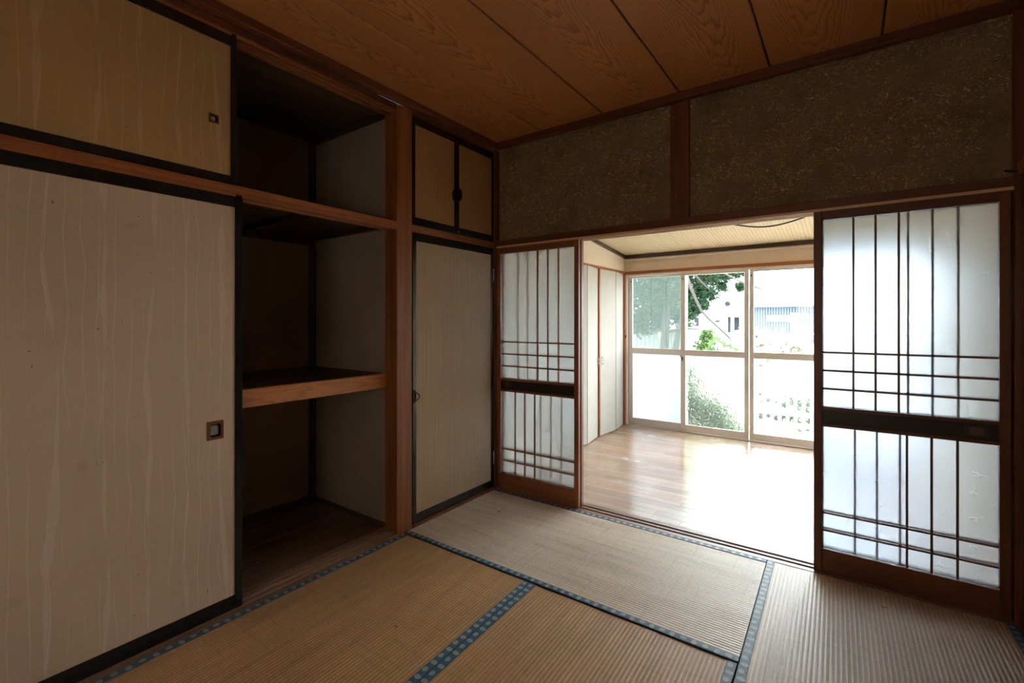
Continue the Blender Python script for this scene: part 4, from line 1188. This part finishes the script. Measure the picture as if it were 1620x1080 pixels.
bush('leafy_shrub', (1.45, 4.2, -0.15), 0.35, M_LEAF_M, 1800, 0.045, 'low green shrub behind the white slats', [(1.25, 4.2, -0.1, 0.3), (1.75, 4.3, -0.12, 0.32), (1.5, 4.2, 0.05, 0.22)])
bush('pale_grass_clump', (0.6, 9.5, 0.2), 0.6, M_LEAF_P, 2600, 0.10, 'pale dry plumes in front of the grey building', [(0.12, 9.5, 0.95, 0.16), (0.35, 9.6, 0.75, 0.25), (0.8, 9.5, 0.65, 0.3), (1.2, 9.4, 0.6, 0.25), (0.5, 9.3, 0.3, 0.4), (1.0, 9.3, 0.3, 0.4)])
bush('leafy_shrub', (-0.66, 9.3, 0.2), 0.3, M_LEAF_L, 2400, 0.05, 'light green shrub between evergreen trunk and second pane', [(-0.74, 9.3, 0.5, 0.24), (-0.70, 9.3, 0.85, 0.15)])

# slatted white bench-like fence outside the third pane
fn = thing('slat_fence', (1.5, 3.72, GZ), 'low white horizontal slat fence outside the third pane', 'fence')
M_WHITE = plain('weathered white paint', (0.80, 0.80, 0.78), 0.6, 0, 0.4, 0.08)
for k in range(5):
    part('slat', MB().box(0.95, 2.6, 3.70, 3.722, GZ+0.08+k*0.13, GZ+0.135+k*0.13, 0.003), M_WHITE, fn)
for x in (0.98, 1.78, 2.56):
    part('post', MB().box(x-0.02, x+0.02, 3.7225, 3.76, GZ, GZ+0.72, 0.003), M_WHITE, fn)

# shed at far left
shd = thing('garden_shed', (-2.2, 9.0, GZ), 'small pale shed with lean-to roof behind the tree trunks', 'shed')
M_PALE = plain('pale grey metal cladding', (0.17, 0.185, 0.18), 0.6, 0, 0.4, 0.1)
for k in range(14):
    x = -2.75+k*0.11
    part('cladding_panel', MB().box(x, x+0.104, 8.9, 8.92, GZ, 0.90, 0.003), M_PALE, shd)
part('wall', MB().box(-2.75, -1.22, 8.921, 9.9, GZ, 0.92), M_PALE, shd)
m = MB().prism([(8.75, 0.93), (10.0, 1.12), (10.0, 1.16), (8.75, 0.97)], -2.85, -1.12, 'yz')
part('roof', m, plain('weathered shed roof', (0.09, 0.085, 0.08), 0.7), shd)
part('meter_box', MB().box(-1.72, -1.55, 8.80, 8.899, 0.78, 0.93, 0.004), M_WHITE, shd)

# grey-blue building
bd = thing('grey_building', (0.5, 20.0, GZ), 'long blue-grey ribbed building with a pale low roof behind the third pane', 'building')
M_BLUE = plain('blue grey ribbed cladding', (0.085, 0.115, 0.165), 0.6, 0, 0.4, 0.06)
part('wall', MB().box(-1.28, 8.0, 20.05, 26.0, GZ, 1.80), M_BLUE, bd)
m = MB()
for k in range(92):
    x = -1.28+k*0.1
    m.box(x, x+0.05, 20.0, 20.052, GZ, 1.78)
part('ribbing', m, M_BLUE, bd, (0.5, 20, GZ), kind='stuff')
m = MB().prism([(19.6, 1.80), (23.0, 2.85), (26.4, 1.80), (26.4, 1.88), (23.0, 2.95), (19.6, 1.88)], -1.5, 8.4, 'yz')
part('roof', m, plain('pale metal roof', (0.62, 0.66, 0.70), 0.5), bd)
part('gutter', MB().box(-1.5, 8.4, 19.5, 19.6, 1.78, 1.88, 0.01), plain('dark gutter', (0.14, 0.17, 0.21), 0.5), bd)
M_SOFT = plain('dull blue grey panel', (0.13, 0.165, 0.215), 0.6, 0, 0.4, 0.06)
M_WIN = plain('dark window glass', (0.016, 0.020, 0.024), 0.6, 0, 0.05, 0.1)
M_HOUSE = plain('off white house wall', (0.42, 0.43, 0.43), 0.7, 0, 0.2, 0.06)
part('window', MB().box(-0.75, 0.1, 19.96, 19.999, 1.15, 1.45, 0.01), M_SOFT, bd)
part('window', MB().box(0.1, 0.45, 19.96, 19.999, 0.5, 1.55, 0.01), M_SOFT, bd)
part('wall_band', MB().box(-0.2, 8.0, 19.95, 19.999, 0.62, 0.70, 0.01), M_WHITE, bd)
part('wall_band', MB().box(-0.2, 8.0, 19.95, 19.999, 0.18, 0.26, 0.01), M_WHITE, bd)

# white house further left
wh = thing('white_house', (-3.6, 20.5, GZ), 'white house with small dark windows seen through the second pane', 'house')
part('wall', MB().box(-5.8, -1.72, 20.5, 25, GZ, 2.6), M_HOUSE, wh)
m = MB().prism([(20.0, 2.6), (22.7, 3.6), (25.4, 2.6), (25.4, 2.7), (22.7, 3.75), (20.0, 2.7)], -6.0, -1.6, 'yz')
part('roof', m, plain('pale tiled roof', (0.55, 0.57, 0.60), 0.6), wh)
for x0, x1, z0, z1 in ((-2.42, -2.22, 0.62, 1.42), (-2.16, -1.86, 0.72, 1.40), (-2.96, -2.68, 1.10, 1.28), (-3.9, -3.6, 0.9, 1.4)):
    w_ = part('window', MB().box(x0, x1, 20.44, 20.499, z0, z1, 0.01), M_WHITE, wh)
    part('window_pane', MB().box(x0+0.04, x1-0.04, 20.42, 20.439, z0+0.04, z1-0.04), M_WIN, w_)
part('vent_hood', MB().tube([(-2.40, 20.40, 1.98), (-2.40, 20.499, 1.98)], 0.11, 14), M_WIN, wh)
part('drain_pipe', MB().tube([(-2.80, 20.42, 1.28), (-2.76, 20.42, 1.55), (-2.45, 20.42, 1.85)], 0.05, 8), M_SOFT, wh)
part('awning', MB().prism([(19.9, 1.44), (20.499, 1.53), (20.499, 1.57), (19.9, 1.48)], -2.5, -1.74, 'yz'), M_SOFT, wh)

unorg()
